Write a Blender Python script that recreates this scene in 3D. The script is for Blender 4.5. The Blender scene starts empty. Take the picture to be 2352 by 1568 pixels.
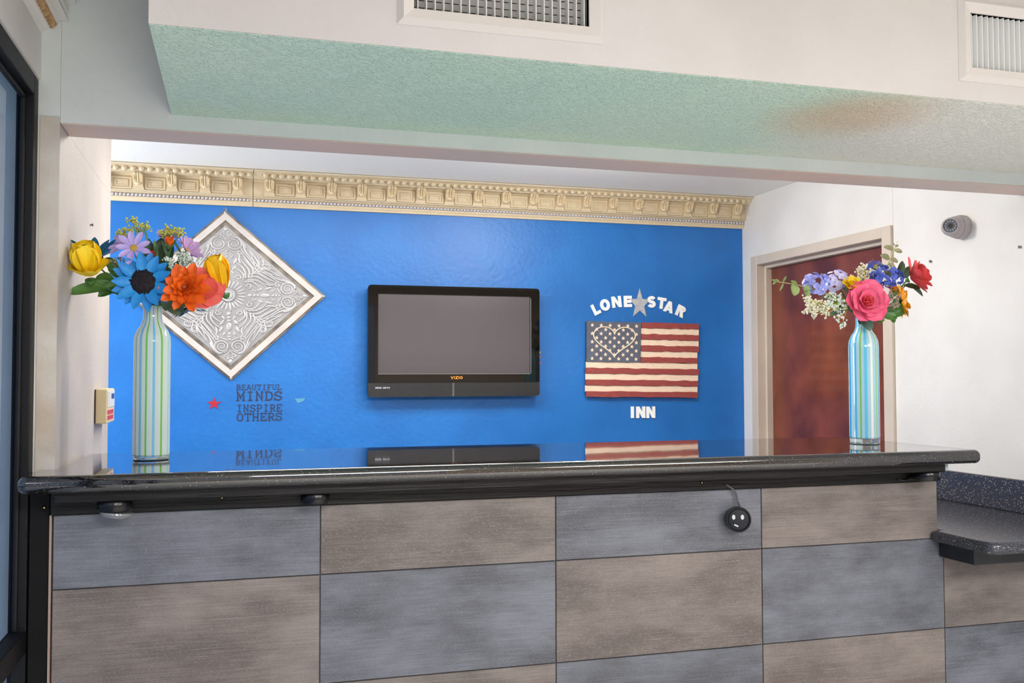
import bpy, bmesh, math, random
from mathutils import Vector, Matrix
random.seed(7)
S = bpy.context.scene
COL = S.collection
R = math.radians
pi = math.pi

# ------------------------------------------------------------------ camera
CZ = 1.30                                   # lens height above the floor
F, YAW, PIT, ROL = 2194.4, R(16.108), R(2.0445), R(0.1175)
cy, sy, ct, st, cr, sr = math.cos(YAW), math.sin(YAW), math.cos(PIT), math.sin(PIT), math.cos(ROL), math.sin(ROL)
ax = Vector((cy, -sy, 0)); fw0 = Vector((sy, cy, 0)); up0 = Vector((0, 0, 1))
FWD = fw0 * ct + up0 * st
u1 = -fw0 * st + up0 * ct
RGT = ax * cr - u1 * sr
UPV = ax * sr + u1 * cr
CAM = Vector((0, 0, CZ))
cd = bpy.data.cameras.new('camera'); cd.sensor_width = 36; cd.lens = 36 * F / 2352; cd.clip_start = .05
co = bpy.data.objects.new('camera', cd); COL.objects.link(co)
co.matrix_world = Matrix(((RGT.x, UPV.x, -FWD.x, 0), (RGT.y, UPV.y, -FWD.y, 0), (RGT.z, UPV.z, -FWD.z, CZ), (0, 0, 0, 1)))
S.camera = co

# ------------------------------------------------------------------ light and exposure
vs = S.view_settings
vs.view_transform = 'Standard'; vs.look = 'None'; vs.gamma = 1; vs.use_curve_mapping = False
vs.exposure = 0.0
wd = bpy.data.worlds.new('sky'); S.world = wd; wd.use_nodes = True
bg = wd.node_tree.nodes['Background']
bg.inputs[0].default_value = (.78, .88, 1.0, 1); bg.inputs[1].default_value = 0.9
def area(name, loc, size, size_y, power, col, rot):
    l = bpy.data.lights.new(name, 'AREA'); l.shape = 'RECTANGLE'; l.size = size; l.size_y = size_y
    l.energy = power; l.color = col
    o = bpy.data.objects.new(name, l); COL.objects.link(o); o.location = loc; o.rotation_euler = rot
    return o
area('lobby_fill_light', (0.7, -1.1, 2.42), 1.2, 1.2, 130, (1, .985, .97), (0, 0, 0))  # unseen area light, added to light the lobby evenly
area('lobby_fill_light', (2.6, -.9, 2.42), 1.2, 1.2, 130, (1, .985, .97), (0, 0, 0))  # second added area light, no fixture behind it
area('office_ceiling_light', (0.5, 3.5, 2.20), 1.2, .5, 26, (1, .96, .90), (0, 0, 0))
area('office_window_light', (-1.45, 3.95, 1.55), .9, 1.1, 33, (.92, .96, 1), (0, R(-90), 0))

pl = bpy.data.lights.new('office_fill_light', 'POINT'); pl.energy = 26; pl.color = (1, .96, .9); pl.shadow_soft_size = .09  # unseen point light added behind the lintel to brighten the office ceiling
po = bpy.data.objects.new('office_fill_light', pl); COL.objects.link(po); po.location = (1.4, 3.35, 2.10)

# ------------------------------------------------------------------ pixel helpers (2352 x 1568 frame)
def ray(u, v):
    return FWD + RGT * ((u - 1176) / F) + UPV * (-(v - 784) / F)
def onY(u, v, Y):
    d = ray(u, v); return CAM + d * (Y / d.y)
def onX(u, v, X):
    d = ray(u, v); return CAM + d * (X / d.x)
def onZ(u, v, Z):
    d = ray(u, v); return CAM + d * ((Z - CZ) / d.z)

# planes (metres)
YF, YB, YL, YL2 = 2.357, 3.012, 2.538, 2.67
ZC = CZ - .223                               # counter top
XL, YWE = -.4192, 3.523                      # wing wall
ZL = CZ + .6222                              # lintel underside
XS, ZS, YS = -.1633, CZ + .6625, 1.892       # soffit
XW, ZWH = -.4632, CZ + .7234                 # window wall
DT, T0, TW = 2.473, .2082, .6283             # tile face
ZR1, ZR2, ZT1 = CZ - .5015, CZ - .7752, CZ - .326
XCE = 2.0715
DW, XR, ZCE = 4.55, 2.5987, CZ + .9328
ZLC = CZ - .4744
ZLOB = 2.45                                  # lobby ceiling

# ------------------------------------------------------------------ materials
def lin(c):
    return tuple(((x / 255) / 12.92 if x / 255 <= .04045 else ((x / 255 + .055) / 1.055) ** 2.4) for x in c[:3]) + (1,)
MATS = {}
def mat(name, c, rough=.6, metal=0, c2=None, nscale=6, stretch=(1, 1, 1), bump=0, bscale=60, bdetail=4, lo=.35, hi=.65, spec=.5,
        emit=None, estr=1, trans=0, coat=0, ndetail=4, sheen=0, sss=0, objrand=0, bdist=.01):
    if name in MATS: return MATS[name]
    m = bpy.data.materials.new(name); m.use_nodes = True; MATS[name] = m
    nt = m.node_tree; N = nt.nodes; L = nt.links; b = N['Principled BSDF']
    b.inputs['Base Color'].default_value = lin(c); b.inputs['Roughness'].default_value = rough
    b.inputs['Metallic'].default_value = metal; b.inputs['Specular IOR Level'].default_value = spec
    b.inputs['Transmission Weight'].default_value = trans; b.inputs['Coat Weight'].default_value = coat
    b.inputs['Coat Roughness'].default_value = .05
    if emit: b.inputs['Emission Color'].default_value = lin(emit); b.inputs['Emission Strength'].default_value = estr
    tc = None
    if c2 or bump:
        tc = N.new('ShaderNodeTexCoord'); mp = N.new('ShaderNodeMapping'); mp.inputs['Scale'].default_value = stretch
        L.new(tc.outputs['Object'], mp.inputs[0]); src = mp.outputs[0]
        if objrand:
            oi = N.new('ShaderNodeObjectInfo'); ml = N.new('ShaderNodeMath'); ml.operation = 'MULTIPLY'; ml.inputs[1].default_value = objrand
            L.new(oi.outputs['Random'], ml.inputs[0]); va = N.new('ShaderNodeVectorMath'); va.operation = 'ADD'
            L.new(mp.outputs[0], va.inputs[0]); L.new(ml.outputs[0], va.inputs[1]); src = va.outputs[0]
    if c2:
        n = N.new('ShaderNodeTexNoise'); n.inputs['Scale'].default_value = nscale; n.inputs['Detail'].default_value = ndetail
        L.new(src, n.inputs['Vector'])
        r = N.new('ShaderNodeValToRGB'); r.color_ramp.elements[0].position = lo; r.color_ramp.elements[1].position = hi
        r.color_ramp.elements[0].color = lin(c); r.color_ramp.elements[1].color = lin(c2)
        L.new(n.outputs[0], r.inputs[0]); L.new(r.outputs[0], b.inputs['Base Color'])
    if bump:
        n2 = N.new('ShaderNodeTexNoise'); n2.inputs['Scale'].default_value = bscale; n2.inputs['Detail'].default_value = bdetail
        L.new(tc.outputs['Object'] if stretch == (1, 1, 1) else src, n2.inputs['Vector'])
        bp = N.new('ShaderNodeBump'); bp.inputs['Strength'].default_value = bump; bp.inputs['Distance'].default_value = bdist
        L.new(n2.outputs[0], bp.inputs['Height']); L.new(bp.outputs[0], b.inputs['Normal'])
    return m

def mat_tile(name, ca, cb, cc):
    m = bpy.data.materials.new(name); m.use_nodes = True; nt = m.node_tree; N = nt.nodes; L = nt.links; b = N['Principled BSDF']
    tc = N.new('ShaderNodeTexCoord'); oi = N.new('ShaderNodeObjectInfo')
    ml = N.new('ShaderNodeMath'); ml.operation = 'MULTIPLY'; ml.inputs[1].default_value = 37; L.new(oi.outputs['Random'], ml.inputs[0])
    va = N.new('ShaderNodeVectorMath'); va.operation = 'ADD'; L.new(tc.outputs['Object'], va.inputs[0]); L.new(ml.outputs[0], va.inputs[1])
    def noise(scale, st, det):
        mp = N.new('ShaderNodeMapping'); mp.inputs['Scale'].default_value = st; L.new(va.outputs[0], mp.inputs[0])
        n = N.new('ShaderNodeTexNoise'); n.inputs['Scale'].default_value = scale; n.inputs['Detail'].default_value = det
        n.inputs['Roughness'].default_value = .6
        L.new(mp.outputs[0], n.inputs['Vector']); return n.outputs[0]
    blot = noise(3.6, (1, 1, 2.2), 5); streak = noise(5, (1.6, 1, 190), 3); fine = noise(420, (.4, 1, 1.2), 2)
    r = N.new('ShaderNodeValToRGB'); r.color_ramp.elements[0].position = .38; r.color_ramp.elements[1].position = .64
    r.color_ramp.elements[0].color = lin(ca); r.color_ramp.elements[1].color = lin(cb); L.new(blot, r.inputs[0])
    def mixin(prev, fac, lo, hi, col, amt):
        mr = N.new('ShaderNodeMapRange'); mr.inputs[1].default_value = lo; mr.inputs[2].default_value = hi; mr.inputs[4].default_value = amt
        L.new(fac, mr.inputs[0]); mx = N.new('ShaderNodeMix'); mx.data_type = 'RGBA'
        L.new(mr.outputs[0], mx.inputs[0]); L.new(prev, mx.inputs[6]); mx.inputs[7].default_value = col; return mx.outputs[2]
    c = mixin(r.outputs[0], streak, .54, .78, lin(cc), .55)
    c = mixin(c, streak, .48, .30, lin(tuple(x * .72 for x in ca)), .45)
    c = mixin(c, fine, .55, .75, lin(cc), .5)
    L.new(c, b.inputs['Base Color'])
    b.inputs['Roughness'].default_value = .42; b.inputs['Specular IOR Level'].default_value = .55
    bp = N.new('ShaderNodeBump'); bp.inputs['Strength'].default_value = .25; bp.inputs['Distance'].default_value = .002
    L.new(streak, bp.inputs['Height']); L.new(bp.outputs[0], b.inputs['Normal'])
    return m

def mat_granite(name, base=(9, 8, 9), fleck=(170, 100, 66), dens=.06, rough=.05, vscale=360):
    m = bpy.data.materials.new(name); m.use_nodes = True; nt = m.node_tree; N = nt.nodes; L = nt.links; b = N['Principled BSDF']
    tc = N.new('ShaderNodeTexCoord')
    v = N.new('ShaderNodeTexVoronoi'); v.inputs['Scale'].default_value = vscale; L.new(tc.outputs['Object'], v.inputs['Vector'])
    lt = N.new('ShaderNodeMath'); lt.operation = 'LESS_THAN'; lt.inputs[1].default_value = .30; L.new(v.outputs['Distance'], lt.inputs[0])
    sp = N.new('ShaderNodeSeparateColor'); L.new(v.outputs['Color'], sp.inputs[0])
    g = N.new('ShaderNodeMath'); g.operation = 'LESS_THAN'; g.inputs[1].default_value = dens; L.new(sp.outputs[0], g.inputs[0])
    mm = N.new('ShaderNodeMath'); mm.operation = 'MULTIPLY'; L.new(lt.outputs[0], mm.inputs[0]); L.new(g.outputs[0], mm.inputs[1])
    fr = N.new('ShaderNodeMix'); fr.data_type = 'RGBA'; L.new(sp.outputs[1], fr.inputs[0]); fr.inputs[6].default_value = lin(fleck); fr.inputs[7].default_value = lin((215, 205, 200))
    n = N.new('ShaderNodeTexNoise'); n.inputs['Scale'].default_value = 240; L.new(tc.outputs['Object'], n.inputs['Vector'])
    rr = N.new('ShaderNodeValToRGB'); rr.color_ramp.elements[0].position = .42; rr.color_ramp.elements[1].position = .75
    rr.color_ramp.elements[0].color = lin(base); rr.color_ramp.elements[1].color = lin((52, 52, 58) if rough < .1 else (86, 88, 96)); L.new(n.outputs[0], rr.inputs[0])
    mx = N.new('ShaderNodeMix'); mx.data_type = 'RGBA'; L.new(mm.outputs[0], mx.inputs[0]); L.new(rr.outputs[0], mx.inputs[6]); L.new(fr.outputs[2], mx.inputs[7])
    L.new(mx.outputs[2], b.inputs['Base Color']); b.inputs['Roughness'].default_value = rough
    b.inputs['IOR'].default_value = 1.7 if rough < .1 else 1.45; b.inputs['Coat Weight'].default_value = .6 if rough < .1 else 0; b.inputs['Coat Roughness'].default_value = .02
    return m

def mat_glass(name, tint=(235, 245, 255)):
    m = bpy.data.materials.new(name); m.use_nodes = True; nt = m.node_tree; N = nt.nodes; L = nt.links
    N.remove(N['Principled BSDF']); out = N['Material Output']
    t = N.new('ShaderNodeBsdfTransparent'); t.inputs[0].default_value = lin(tint)
    g = N.new('ShaderNodeBsdfGlossy'); g.inputs['Roughness'].default_value = .02
    f = N.new('ShaderNodeFresnel'); f.inputs[0].default_value = 1.45
    x = N.new('ShaderNodeMixShader'); ge = N.new('ShaderNodeNewGeometry'); iv = N.new('ShaderNodeMath'); iv.operation = 'SUBTRACT'; iv.inputs[0].default_value = 1; L.new(ge.outputs['Backfacing'], iv.inputs[1])
    mu = N.new('ShaderNodeMath'); mu.operation = 'MULTIPLY'; L.new(f.outputs[0], mu.inputs[0]); L.new(iv.outputs[0], mu.inputs[1])
    L.new(mu.outputs[0], x.inputs[0]); L.new(t.outputs[0], x.inputs[1]); L.new(g.outputs[0], x.inputs[2])
    L.new(x.outputs[0], out.inputs[0]); return m

def mat_stripes(name, stripes, ground, n=1):
    """vertical coloured stripes melted into milk glass, laid out by the angle round the vase"""
    m = bpy.data.materials.new(name); m.use_nodes = True; nt = m.node_tree; N = nt.nodes; L = nt.links; b = N['Principled BSDF']
    tc = N.new('ShaderNodeTexCoord'); sp = N.new('ShaderNodeSeparateXYZ'); L.new(tc.outputs['Object'], sp.inputs[0])
    a = N.new('ShaderNodeMath'); a.operation = 'ARCTAN2'; L.new(sp.outputs[1], a.inputs[0]); L.new(sp.outputs[0], a.inputs[1])
    mr = N.new('ShaderNodeMapRange'); mr.inputs[1].default_value = -pi; mr.inputs[2].default_value = pi; L.new(a.outputs[0], mr.inputs[0])
    r = N.new('ShaderNodeValToRGB'); r.color_ramp.interpolation = 'LINEAR'; cr_ = r.color_ramp
    pts = []
    for p, w, c in stripes:
        pts += [(p - w / 2 - .004, ground), (p - w / 2, c), (p + w / 2, c), (p + w / 2 + .004, ground)]
    pts = pts[:32]
    cr_.elements[0].position = pts[0][0]; cr_.elements[0].color = lin(pts[0][1])
    cr_.elements[1].position = pts[1][0]; cr_.elements[1].color = lin(pts[1][1])
    for p, c in pts[2:]:
        e = cr_.elements.new(p); e.color = lin(c)
    # the camera-facing half is what the ramp covers; the far half repeats it
    fr = N.new('ShaderNodeMath'); fr.operation = 'MULTIPLY'; fr.inputs[1].default_value = 2; L.new(mr.outputs[0], fr.inputs[0])
    f2 = N.new('ShaderNodeMath'); f2.operation = 'FRACT'; L.new(fr.outputs[0], f2.inputs[0]); L.new(f2.outputs[0], r.inputs[0])
    L.new(r.outputs[0], b.inputs['Base Color']); b.inputs['Roughness'].default_value = .08; b.inputs['Coat Weight'].default_value = .5
    b.inputs['Subsurface Weight'].default_value = .0
    return m

WHITE = mat('white_paint', (226, 223, 220), .6, c2=(216, 212, 208), nscale=3, bump=.18, bscale=70, bdist=.004)
WARMW = mat('warm_white_paint', (192, 183, 176), .55, c2=(183, 174, 167), nscale=4, bump=.2, bscale=90, bdist=.004)
GREYW = mat('pale_grey_paint', (218, 224, 222), .5, c2=(210, 217, 215), nscale=5, bump=.3, bscale=50, bdist=.004)
CEILM = mat('ceiling_paint', (242, 238, 228), .7, bump=.3, bscale=140, bdist=.004)
BLUE = mat('blue_wall_paint', (26, 112, 192), .42, c2=(22, 104, 182), nscale=5, bump=.22, bscale=45, bdetail=8, bdist=.006)
GRANITE = mat_granite('black_granite')
GRANITE2 = mat_granite('black_granite_satin', (46, 47, 54), (225, 180, 150), .10, .24, 230)
BLKWOOD = mat('black_stained_wood', (9, 8, 9), .4, spec=.25, c2=(26, 24, 25), nscale=7, stretch=(1, 1, 22), bump=.3, bscale=7)
BLACK = mat('black_plastic', (14, 14, 16), .3)
GLOSSBLK = mat('gloss_black', (5, 5, 7), .04)
FRAMEBLK = mat('black_anodised_metal', (14, 15, 19), .5, spec=.25, bump=.1, bscale=200)
CREAM = mat('cream_moulding', (216, 199, 168), .5, c2=(208, 190, 158), nscale=9)
SILVER = mat('silver_beads', (205, 203, 212), .3, metal=.55)
PANELW = mat('antique_white_metal', (196, 194, 194), .4, metal=.3, c2=(180, 178, 180), nscale=14)
PANELG = mat('antique_panel_ground', (150, 149, 152), .45, metal=.3, c2=(172, 171, 173), nscale=10)
DARKEDGE = mat('worn_dark_edge', (92, 86, 82), .5, metal=.3, c2=(150, 140, 128), nscale=18)
TILEG = mat_tile('grey_tile', (74, 76, 84), (108, 111, 121), (138, 141, 152))
TILEB = mat_tile('brown_tile', (90, 81, 77), (124, 115, 110), (154, 146, 143))
GLASS = mat_glass('tinted_glass', (218, 230, 244))

# ------------------------------------------------------------------ mesh helpers
ORG = {}
def link(o, parent):
    COL.objects.link(o)
    if parent: o.parent = parent; ORG[o.name] = ORG[parent.name]
    else: ORG[o.name] = Vector((0, 0, 0))
def tag(o, label=None, cat=None, group=None, kind=None):
    if label: o['label'] = label
    if cat: o['category'] = cat
    if group: o['group'] = group
    if kind: o['kind'] = kind
    return o
def thing(name, loc, label, cat, group=None, kind=None):
    o = bpy.data.objects.new(name, None); o.empty_display_size = .05; COL.objects.link(o); o.location = loc; ORG[o.name] = Vector(loc)
    return tag(o, label, cat, group, kind)
class MB:
    def __init__(s): s.v = []; s.f = []
    def add(s, vs, fs):
        n = len(s.v); s.v += [tuple(x) for x in vs]; s.f += [tuple(i + n for i in f) for f in fs]; return s
    def box(s, a, b):
        x0, y0, z0 = (min(a[i], b[i]) for i in range(3)); x1, y1, z1 = (max(a[i], b[i]) for i in range(3))
        return s.add([(x0, y0, z0), (x1, y0, z0), (x1, y1, z0), (x0, y1, z0), (x0, y0, z1), (x1, y0, z1), (x1, y1, z1), (x0, y1, z1)],
                     [(0, 3, 2, 1), (4, 5, 6, 7), (0, 1, 5, 4), (1, 2, 6, 5), (2, 3, 7, 6), (3, 0, 4, 7)])
    def bbox(s, a, b, r=.004, seg=2):
        t = bmesh.new(); x0, y0, z0 = (min(a[i], b[i]) for i in range(3)); x1, y1, z1 = (max(a[i], b[i]) for i in range(3))
        bmesh.ops.create_cube(t, size=1, matrix=Matrix.Translation(((x0 + x1) / 2, (y0 + y1) / 2, (z0 + z1) / 2)) @ Matrix.Diagonal((x1 - x0, y1 - y0, z1 - z0, 1)))
        bmesh.ops.bevel(t, geom=list(t.edges), offset=r, segments=seg, affect='EDGES', profile=.5)
        return s.bm(t)
    def bm(s, t):
        t.verts.index_update(); s.add([v.co[:] for v in t.verts], [[v.index for v in f.verts] for f in t.faces]); t.free(); return s
    def prism(s, pts, vec):
        """extrude a planar polygon (3-D points) along vec"""
        n = len(pts); v = Vector(vec); P = [Vector(p) for p in pts]
        return s.add(P + [p + v for p in P], [tuple(range(n)), tuple(range(2 * n - 1, n - 1, -1))] + [(i, i + n, (i + 1) % n + n, (i + 1) % n) for i in range(n)])
    def tube(s, pts, rad, seg=8, cap=True, closed=False):
        P = [Vector(p) for p in pts]; n = len(P); rad = rad if isinstance(rad, (list, tuple)) else [rad] * n
        rings = []; prev = None
        for i in range(n):
            d = (P[(i + 1) % n] - P[i - 1]) if closed else (P[min(i + 1, n - 1)] - P[max(i - 1, 0)])
            d = d.normalized() if d.length > 1e-9 else Vector((0, 0, 1))
            if prev is None:
                a = Vector((0, 0, 1)) if abs(d.z) < .9 else Vector((1, 0, 0)); x = d.cross(a).normalized()
            else:
                x = (prev - d * prev.dot(d)); x = x.normalized() if x.length > 1e-9 else d.orthogonal().normalized()
            prev = x; y = d.cross(x)
            rings.append([P[i] + (x * math.cos(2 * pi * k / seg) + y * math.sin(2 * pi * k / seg)) * rad[i] for k in range(seg)])
        vs = [p for r_ in rings for p in r_]; fs = []
        for i in range(n if closed else n - 1):
            j = (i + 1) % n
            for k in range(seg):
                fs.append((i * seg + k, i * seg + (k + 1) % seg, j * seg + (k + 1) % seg, j * seg + k))
        if cap and not closed: fs += [tuple(range(seg - 1, -1, -1)), tuple((n - 1) * seg + k for k in range(seg))]
        return s.add(vs, fs)
    def lathe(s, prof, c=(0, 0, 0), seg=32, M=None, closed=False):
        """profile of (radius, height) turned about local z; M maps local to world"""
        M = M or Matrix.Translation(c); vs = []; fs = []; n = len(prof)
        for r_, z in prof:
            for k in range(seg): vs.append(M @ Vector((r_ * math.cos(2 * pi * k / seg), r_ * math.sin(2 * pi * k / seg), z)))
        for i in range(n if closed else n - 1):
            j = (i + 1) % n
            for k in range(seg): fs.append((i * seg + k, i * seg + (k + 1) % seg, j * seg + (k + 1) % seg, j * seg + k))
        if not closed:
            if prof[0][0] > 1e-6: fs.append(tuple(range(seg - 1, -1, -1)))
            if prof[-1][0] > 1e-6: fs.append(tuple((n - 1) * seg + k for k in range(seg)))
        return s.add(vs, fs)
    def ball(s, c, r, seg=8, rings=6):
        r = r if isinstance(r, (tuple, list)) else (r, r, r); vs = [(c[0], c[1], c[2] - r[2])]; fs = []
        for i in range(1, rings):
            a = pi * i / rings - pi / 2
            for k in range(seg): vs.append((c[0] + r[0] * math.cos(a) * math.cos(2 * pi * k / seg), c[1] + r[1] * math.cos(a) * math.sin(2 * pi * k / seg), c[2] + r[2] * math.sin(a)))
        vs.append((c[0], c[1], c[2] + r[2])); t = len(vs) - 1
        for k in range(seg):
            fs.append((0, 1 + (k + 1) % seg, 1 + k)); fs.append((t, t - seg + k, t - seg + (k + 1) % seg))
            for i in range(rings - 2): a = 1 + i * seg; fs.append((a + k, a + (k + 1) % seg, a + seg + (k + 1) % seg, a + seg + k))
        return s.add(vs, fs)
    def xf(s, M): s.v = [tuple(M @ Vector(p)) for p in s.v]; return s
    def mesh(s, name, m, smooth=False, org=Vector((0, 0, 0))):
        me = bpy.data.meshes.new(name); me.from_pydata([tuple(Vector(p) - org) for p in s.v], [], s.f)
        t = bmesh.new(); t.from_mesh(me); bmesh.ops.recalc_face_normals(t, faces=list(t.faces)); t.to_mesh(me); t.free()
        for mm in (m if isinstance(m, (list, tuple)) else [m]): me.materials.append(mm)
        if smooth:
            for p in me.polygons: p.use_smooth = True
            if smooth != 'all':
                t = bmesh.new(); t.from_mesh(me)
                for e in t.edges:
                    if len(e.link_faces) == 2:
                        a, b = (f.calc_area() for f in e.link_faces)
                        if e.calc_face_angle(0) > R(38) or max(a, b) > 12 * min(a, b): e.smooth = False
                t.to_mesh(me); t.free()
        return me
    def build(s, name, m, parent=None, smooth=False, **k):
        org = ORG[parent.name] if parent else Vector((0, 0, 0))
        o = bpy.data.objects.new(name, s.mesh(name, m, smooth, org)); link(o, parent); return tag(o, **k)
def inst(name, me, parent, M, **k):
    """an instance of a shared mesh placed by the world matrix M"""
    o = bpy.data.objects.new(name, me); link(o, parent)
    o.matrix_local = Matrix.Translation(-ORG[parent.name]) @ M if parent else M
    return tag(o, **k)
def struct(name, mb, m, smooth=False, parent=None): return mb.build(name, m, parent, smooth, kind=None if parent else 'structure')
def basis(x, y, z, o): return Matrix(((x[0], y[0], z[0], o[0]), (x[1], y[1], z[1], o[1]), (x[2], y[2], z[2], o[2]), (0, 0, 0, 1)))
def catmull(P, n=6):
    P = [Vector(p) for p in P]; out = []
    for i in range(len(P) - 1):
        a, b, c, d = P[max(i - 1, 0)], P[i], P[i + 1], P[min(i + 2, len(P) - 1)]
        for k in range(n):
            t = k / n; out.append(.5 * ((2 * b) + (c - a) * t + (2 * a - 5 * b + 4 * c - d) * t * t + (3 * b - a - 3 * c + d) * t ** 3))
    out.append(P[-1]); return out

# ------------------------------------------------------------------ the room
struct('floor', MB().box((-3.5, -3.2, -.05), (4.6, DW, 0)), mat('floor_tile', (224, 222, 218), .4, c2=(214, 211, 206), nscale=3))
# blue back wall
BW = struct('wall_back', MB().box((-1.7, DW, 0), (XR + .15, DW + .12, ZCE + .1)), BLUE)
struct('wall_right', MB().box((XR, YL2 + .002, 0), (XR + .12, onX(2051, 514, XR).y, ZCE + .1)), WHITE)
YD1, YD0 = onX(1729, 591, XR).y, onX(2051, 514, XR).y            # door casing, far and near edge
ZDH = onX(1729, 591, XR).z
bpy.data.objects.remove(bpy.data.objects['wall_right'])
w = MB().box((XR, 1.0, 0), (XR + .12, YD0 - .001, ZCE + .35)).box((XR, YD1, 0), (XR + .12, DW, ZCE + .1)).box((XR, YD0, ZDH), (XR + .12, YD1, ZCE + .1))
struct('wall_right', w, WHITE)
# wing wall left of the opening
struct('wall_left_wing', MB().box((XL - .13, YL + .003, 0), (XL, YWE, ZL)).box((XL - .13, YL + .121, ZL + .0005), (XL, YWE, ZCE + .1)), WARMW)
struct('wall_left_office', MB().box((-1.7, YWE - .1, 0), (XL - .131, YWE, ZCE + .1)).box((-1.82, YWE - .1, 0), (-1.7, DW + .12, .95)).box((-1.82, YWE - .1, 2.05), (-1.7, DW + .12, ZCE + .1)), WARMW)
# header over the opening
struct('wall_header', MB().box((XL + .0005, YL, ZL), (XR, YL2, ZLOB)).box((XW - .3, YL, ZL), (XL, YL + .12, ZLOB)), GREYW)
HD = bpy.data.objects['wall_header']
# pinkish plaster skin on the header's underside
UND = mat('pink_plaster', (224, 196, 182), .6, c2=(206, 192, 186), nscale=1.6, bump=.2, bscale=60, bdist=.004)
struct('header_underside', MB().box((XL + .002, YL + .0008, ZL - .003), (XR - .001, YL2 - .0008, ZL - .0003)), UND, parent=HD)
struct('ceiling', MB().box((-1.7, YL2 + .001, ZCE), (XR, DW, ZCE + .08)), CEILM)
struct('ceiling_lobby', MB().box((-.9, -3.2, ZLOB), (4.6, YL + .12, ZLOB + .08)), CEILM)
# paint chip on the blue wall
c = [onY(u, v, DW) for u, v in ((674, 914), (681, 915), (690, 914.5), (701, 914), (698, 920), (692, 923), (685, 925), (681, 922), (680, 918))]
MB().prism([(p.x, DW - .0012, p.z) for p in c], (0, .001, 0)).build('paint_chip', mat('old_teal_paint', (80, 146, 180), .5), BW)

# soffit box with a knock-down textured underside
SOFW = mat('soffit_white', (200, 196, 194), .6, c2=(192, 187, 185), nscale=2.5, bump=.22, bscale=40, bdist=.005)
V1a, V1b = onY(950, 22, YS), onY(1352, 63, YS)
V2a, V2b = onY(2226, 30, YS), onY(2231, 156, YS)
v1x0, v1x1, v1z0 = V1a.x, V1b.x, onY(1352, 63, YS).z
v1z1 = v1z0 + .155
v2x0, v2z1, v2z0 = V2a.x, V2a.z, V2b.z
v2x1 = v2x0 + .40
XSE = 4.5
m_ = MB()
xs = [XS, v1x0, v1x1, v2x0, v2x1, XSE]
for i in range(5):
    if i == 1: segs = [(ZS, v1z0), (v1z1, ZLOB)]
    elif i == 3: segs = [(ZS, v2z0), (v2z1, ZLOB)]
    else: segs = [(ZS, ZLOB)]
    for a, b in segs: m_.box((xs[i], YS, a), (xs[i + 1], YS + .02, b))
m_.box((XS, YS + .02, ZS), (XS + .02, YL, ZLOB))
SOF = struct('ceiling_soffit', m_, SOFW)
def mat_soffit():
    m = bpy.data.materials.new('green_knockdown'); m.use_nodes = True; nt = m.node_tree; N = nt.nodes; L = nt.links; b = N['Principled BSDF']
    tc = N.new('ShaderNodeTexCoord')
    n = N.new('ShaderNodeTexNoise'); n.inputs['Scale'].default_value = 2.2; n.inputs['Detail'].default_value = 3; L.new(tc.outputs['Object'], n.inputs['Vector'])
    r = N.new('ShaderNodeValToRGB'); r.color_ramp.elements[0].color = lin((200, 230, 210)); r.color_ramp.elements[1].color = lin((210, 234, 212))
    r.color_ramp.elements[0].position = .35; r.color_ramp.elements[1].position = .65; L.new(n.outputs[0], r.inputs[0])
    sp = N.new('ShaderNodeSeparateXYZ'); L.new(tc.outputs['Object'], sp.inputs[0])
    def mr(src, a, b_, amt=1):
        q = N.new('ShaderNodeMapRange'); q.interpolation_type = 'SMOOTHSTEP'; q.inputs[1].default_value = a; q.inputs[2].default_value = b_; q.inputs[4].default_value = amt; L.new(src, q.inputs[0]); return q.outputs[0]
    def mix(f, a, c):
        x = N.new('ShaderNodeMix'); x.data_type = 'RGBA'; L.new(f, x.inputs[0]); L.new(a, x.inputs[6]); x.inputs[7].default_value = lin(c); return x.outputs[2]
    wob = N.new('ShaderNodeMath'); wob.operation = 'MULTIPLY_ADD'; wob.inputs[1].default_value = .35; L.new(n.outputs[0], wob.inputs[0]); L.new(sp.outputs[0], wob.inputs[2])
    # blends to off-white along the far run, with an orange-tan patch beside it
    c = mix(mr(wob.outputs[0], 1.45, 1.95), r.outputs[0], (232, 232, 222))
    vd = N.new('ShaderNodeVectorMath'); vd.operation = 'DISTANCE'; vd.inputs[1].default_value = PATCH_AT
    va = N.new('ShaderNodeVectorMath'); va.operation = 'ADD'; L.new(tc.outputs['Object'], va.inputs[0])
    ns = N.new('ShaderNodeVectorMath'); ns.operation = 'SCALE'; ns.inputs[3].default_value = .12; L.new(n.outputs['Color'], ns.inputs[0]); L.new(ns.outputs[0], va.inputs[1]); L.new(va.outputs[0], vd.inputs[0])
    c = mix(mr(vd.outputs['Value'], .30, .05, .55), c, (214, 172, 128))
    L.new(c, b.inputs['Base Color']); b.inputs['Roughness'].default_value = .45
    n2 = N.new('ShaderNodeTexNoise'); n2.inputs['Scale'].default_value = 85; n2.inputs['Detail'].default_value = 3; n2.inputs['Distortion'].default_value = 1.0; L.new(tc.outputs['Object'], n2.inputs['Vector'])
    rp = N.new('ShaderNodeValToRGB'); rp.color_ramp.elements[0].position = .48; rp.color_ramp.elements[1].position = .62; L.new(n2.outputs[0], rp.inputs[0])
    bp = N.new('ShaderNodeBump'); bp.inputs['Strength'].default_value = .55; bp.inputs['Distance'].default_value = .007; L.new(rp.outputs[0], bp.inputs['Height']); L.new(bp.outputs[0], b.inputs['Normal'])
    return m
PATCH_AT = tuple(onZ(1960, 265, ZS) + Vector((.06, .06, .06)))
struct('soffit_underside', MB().box((XS + .001, YS + .002, ZS - .0012), (XSE, YL - .0005, ZS - .0003)), mat_soffit(), parent=SOF)

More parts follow.
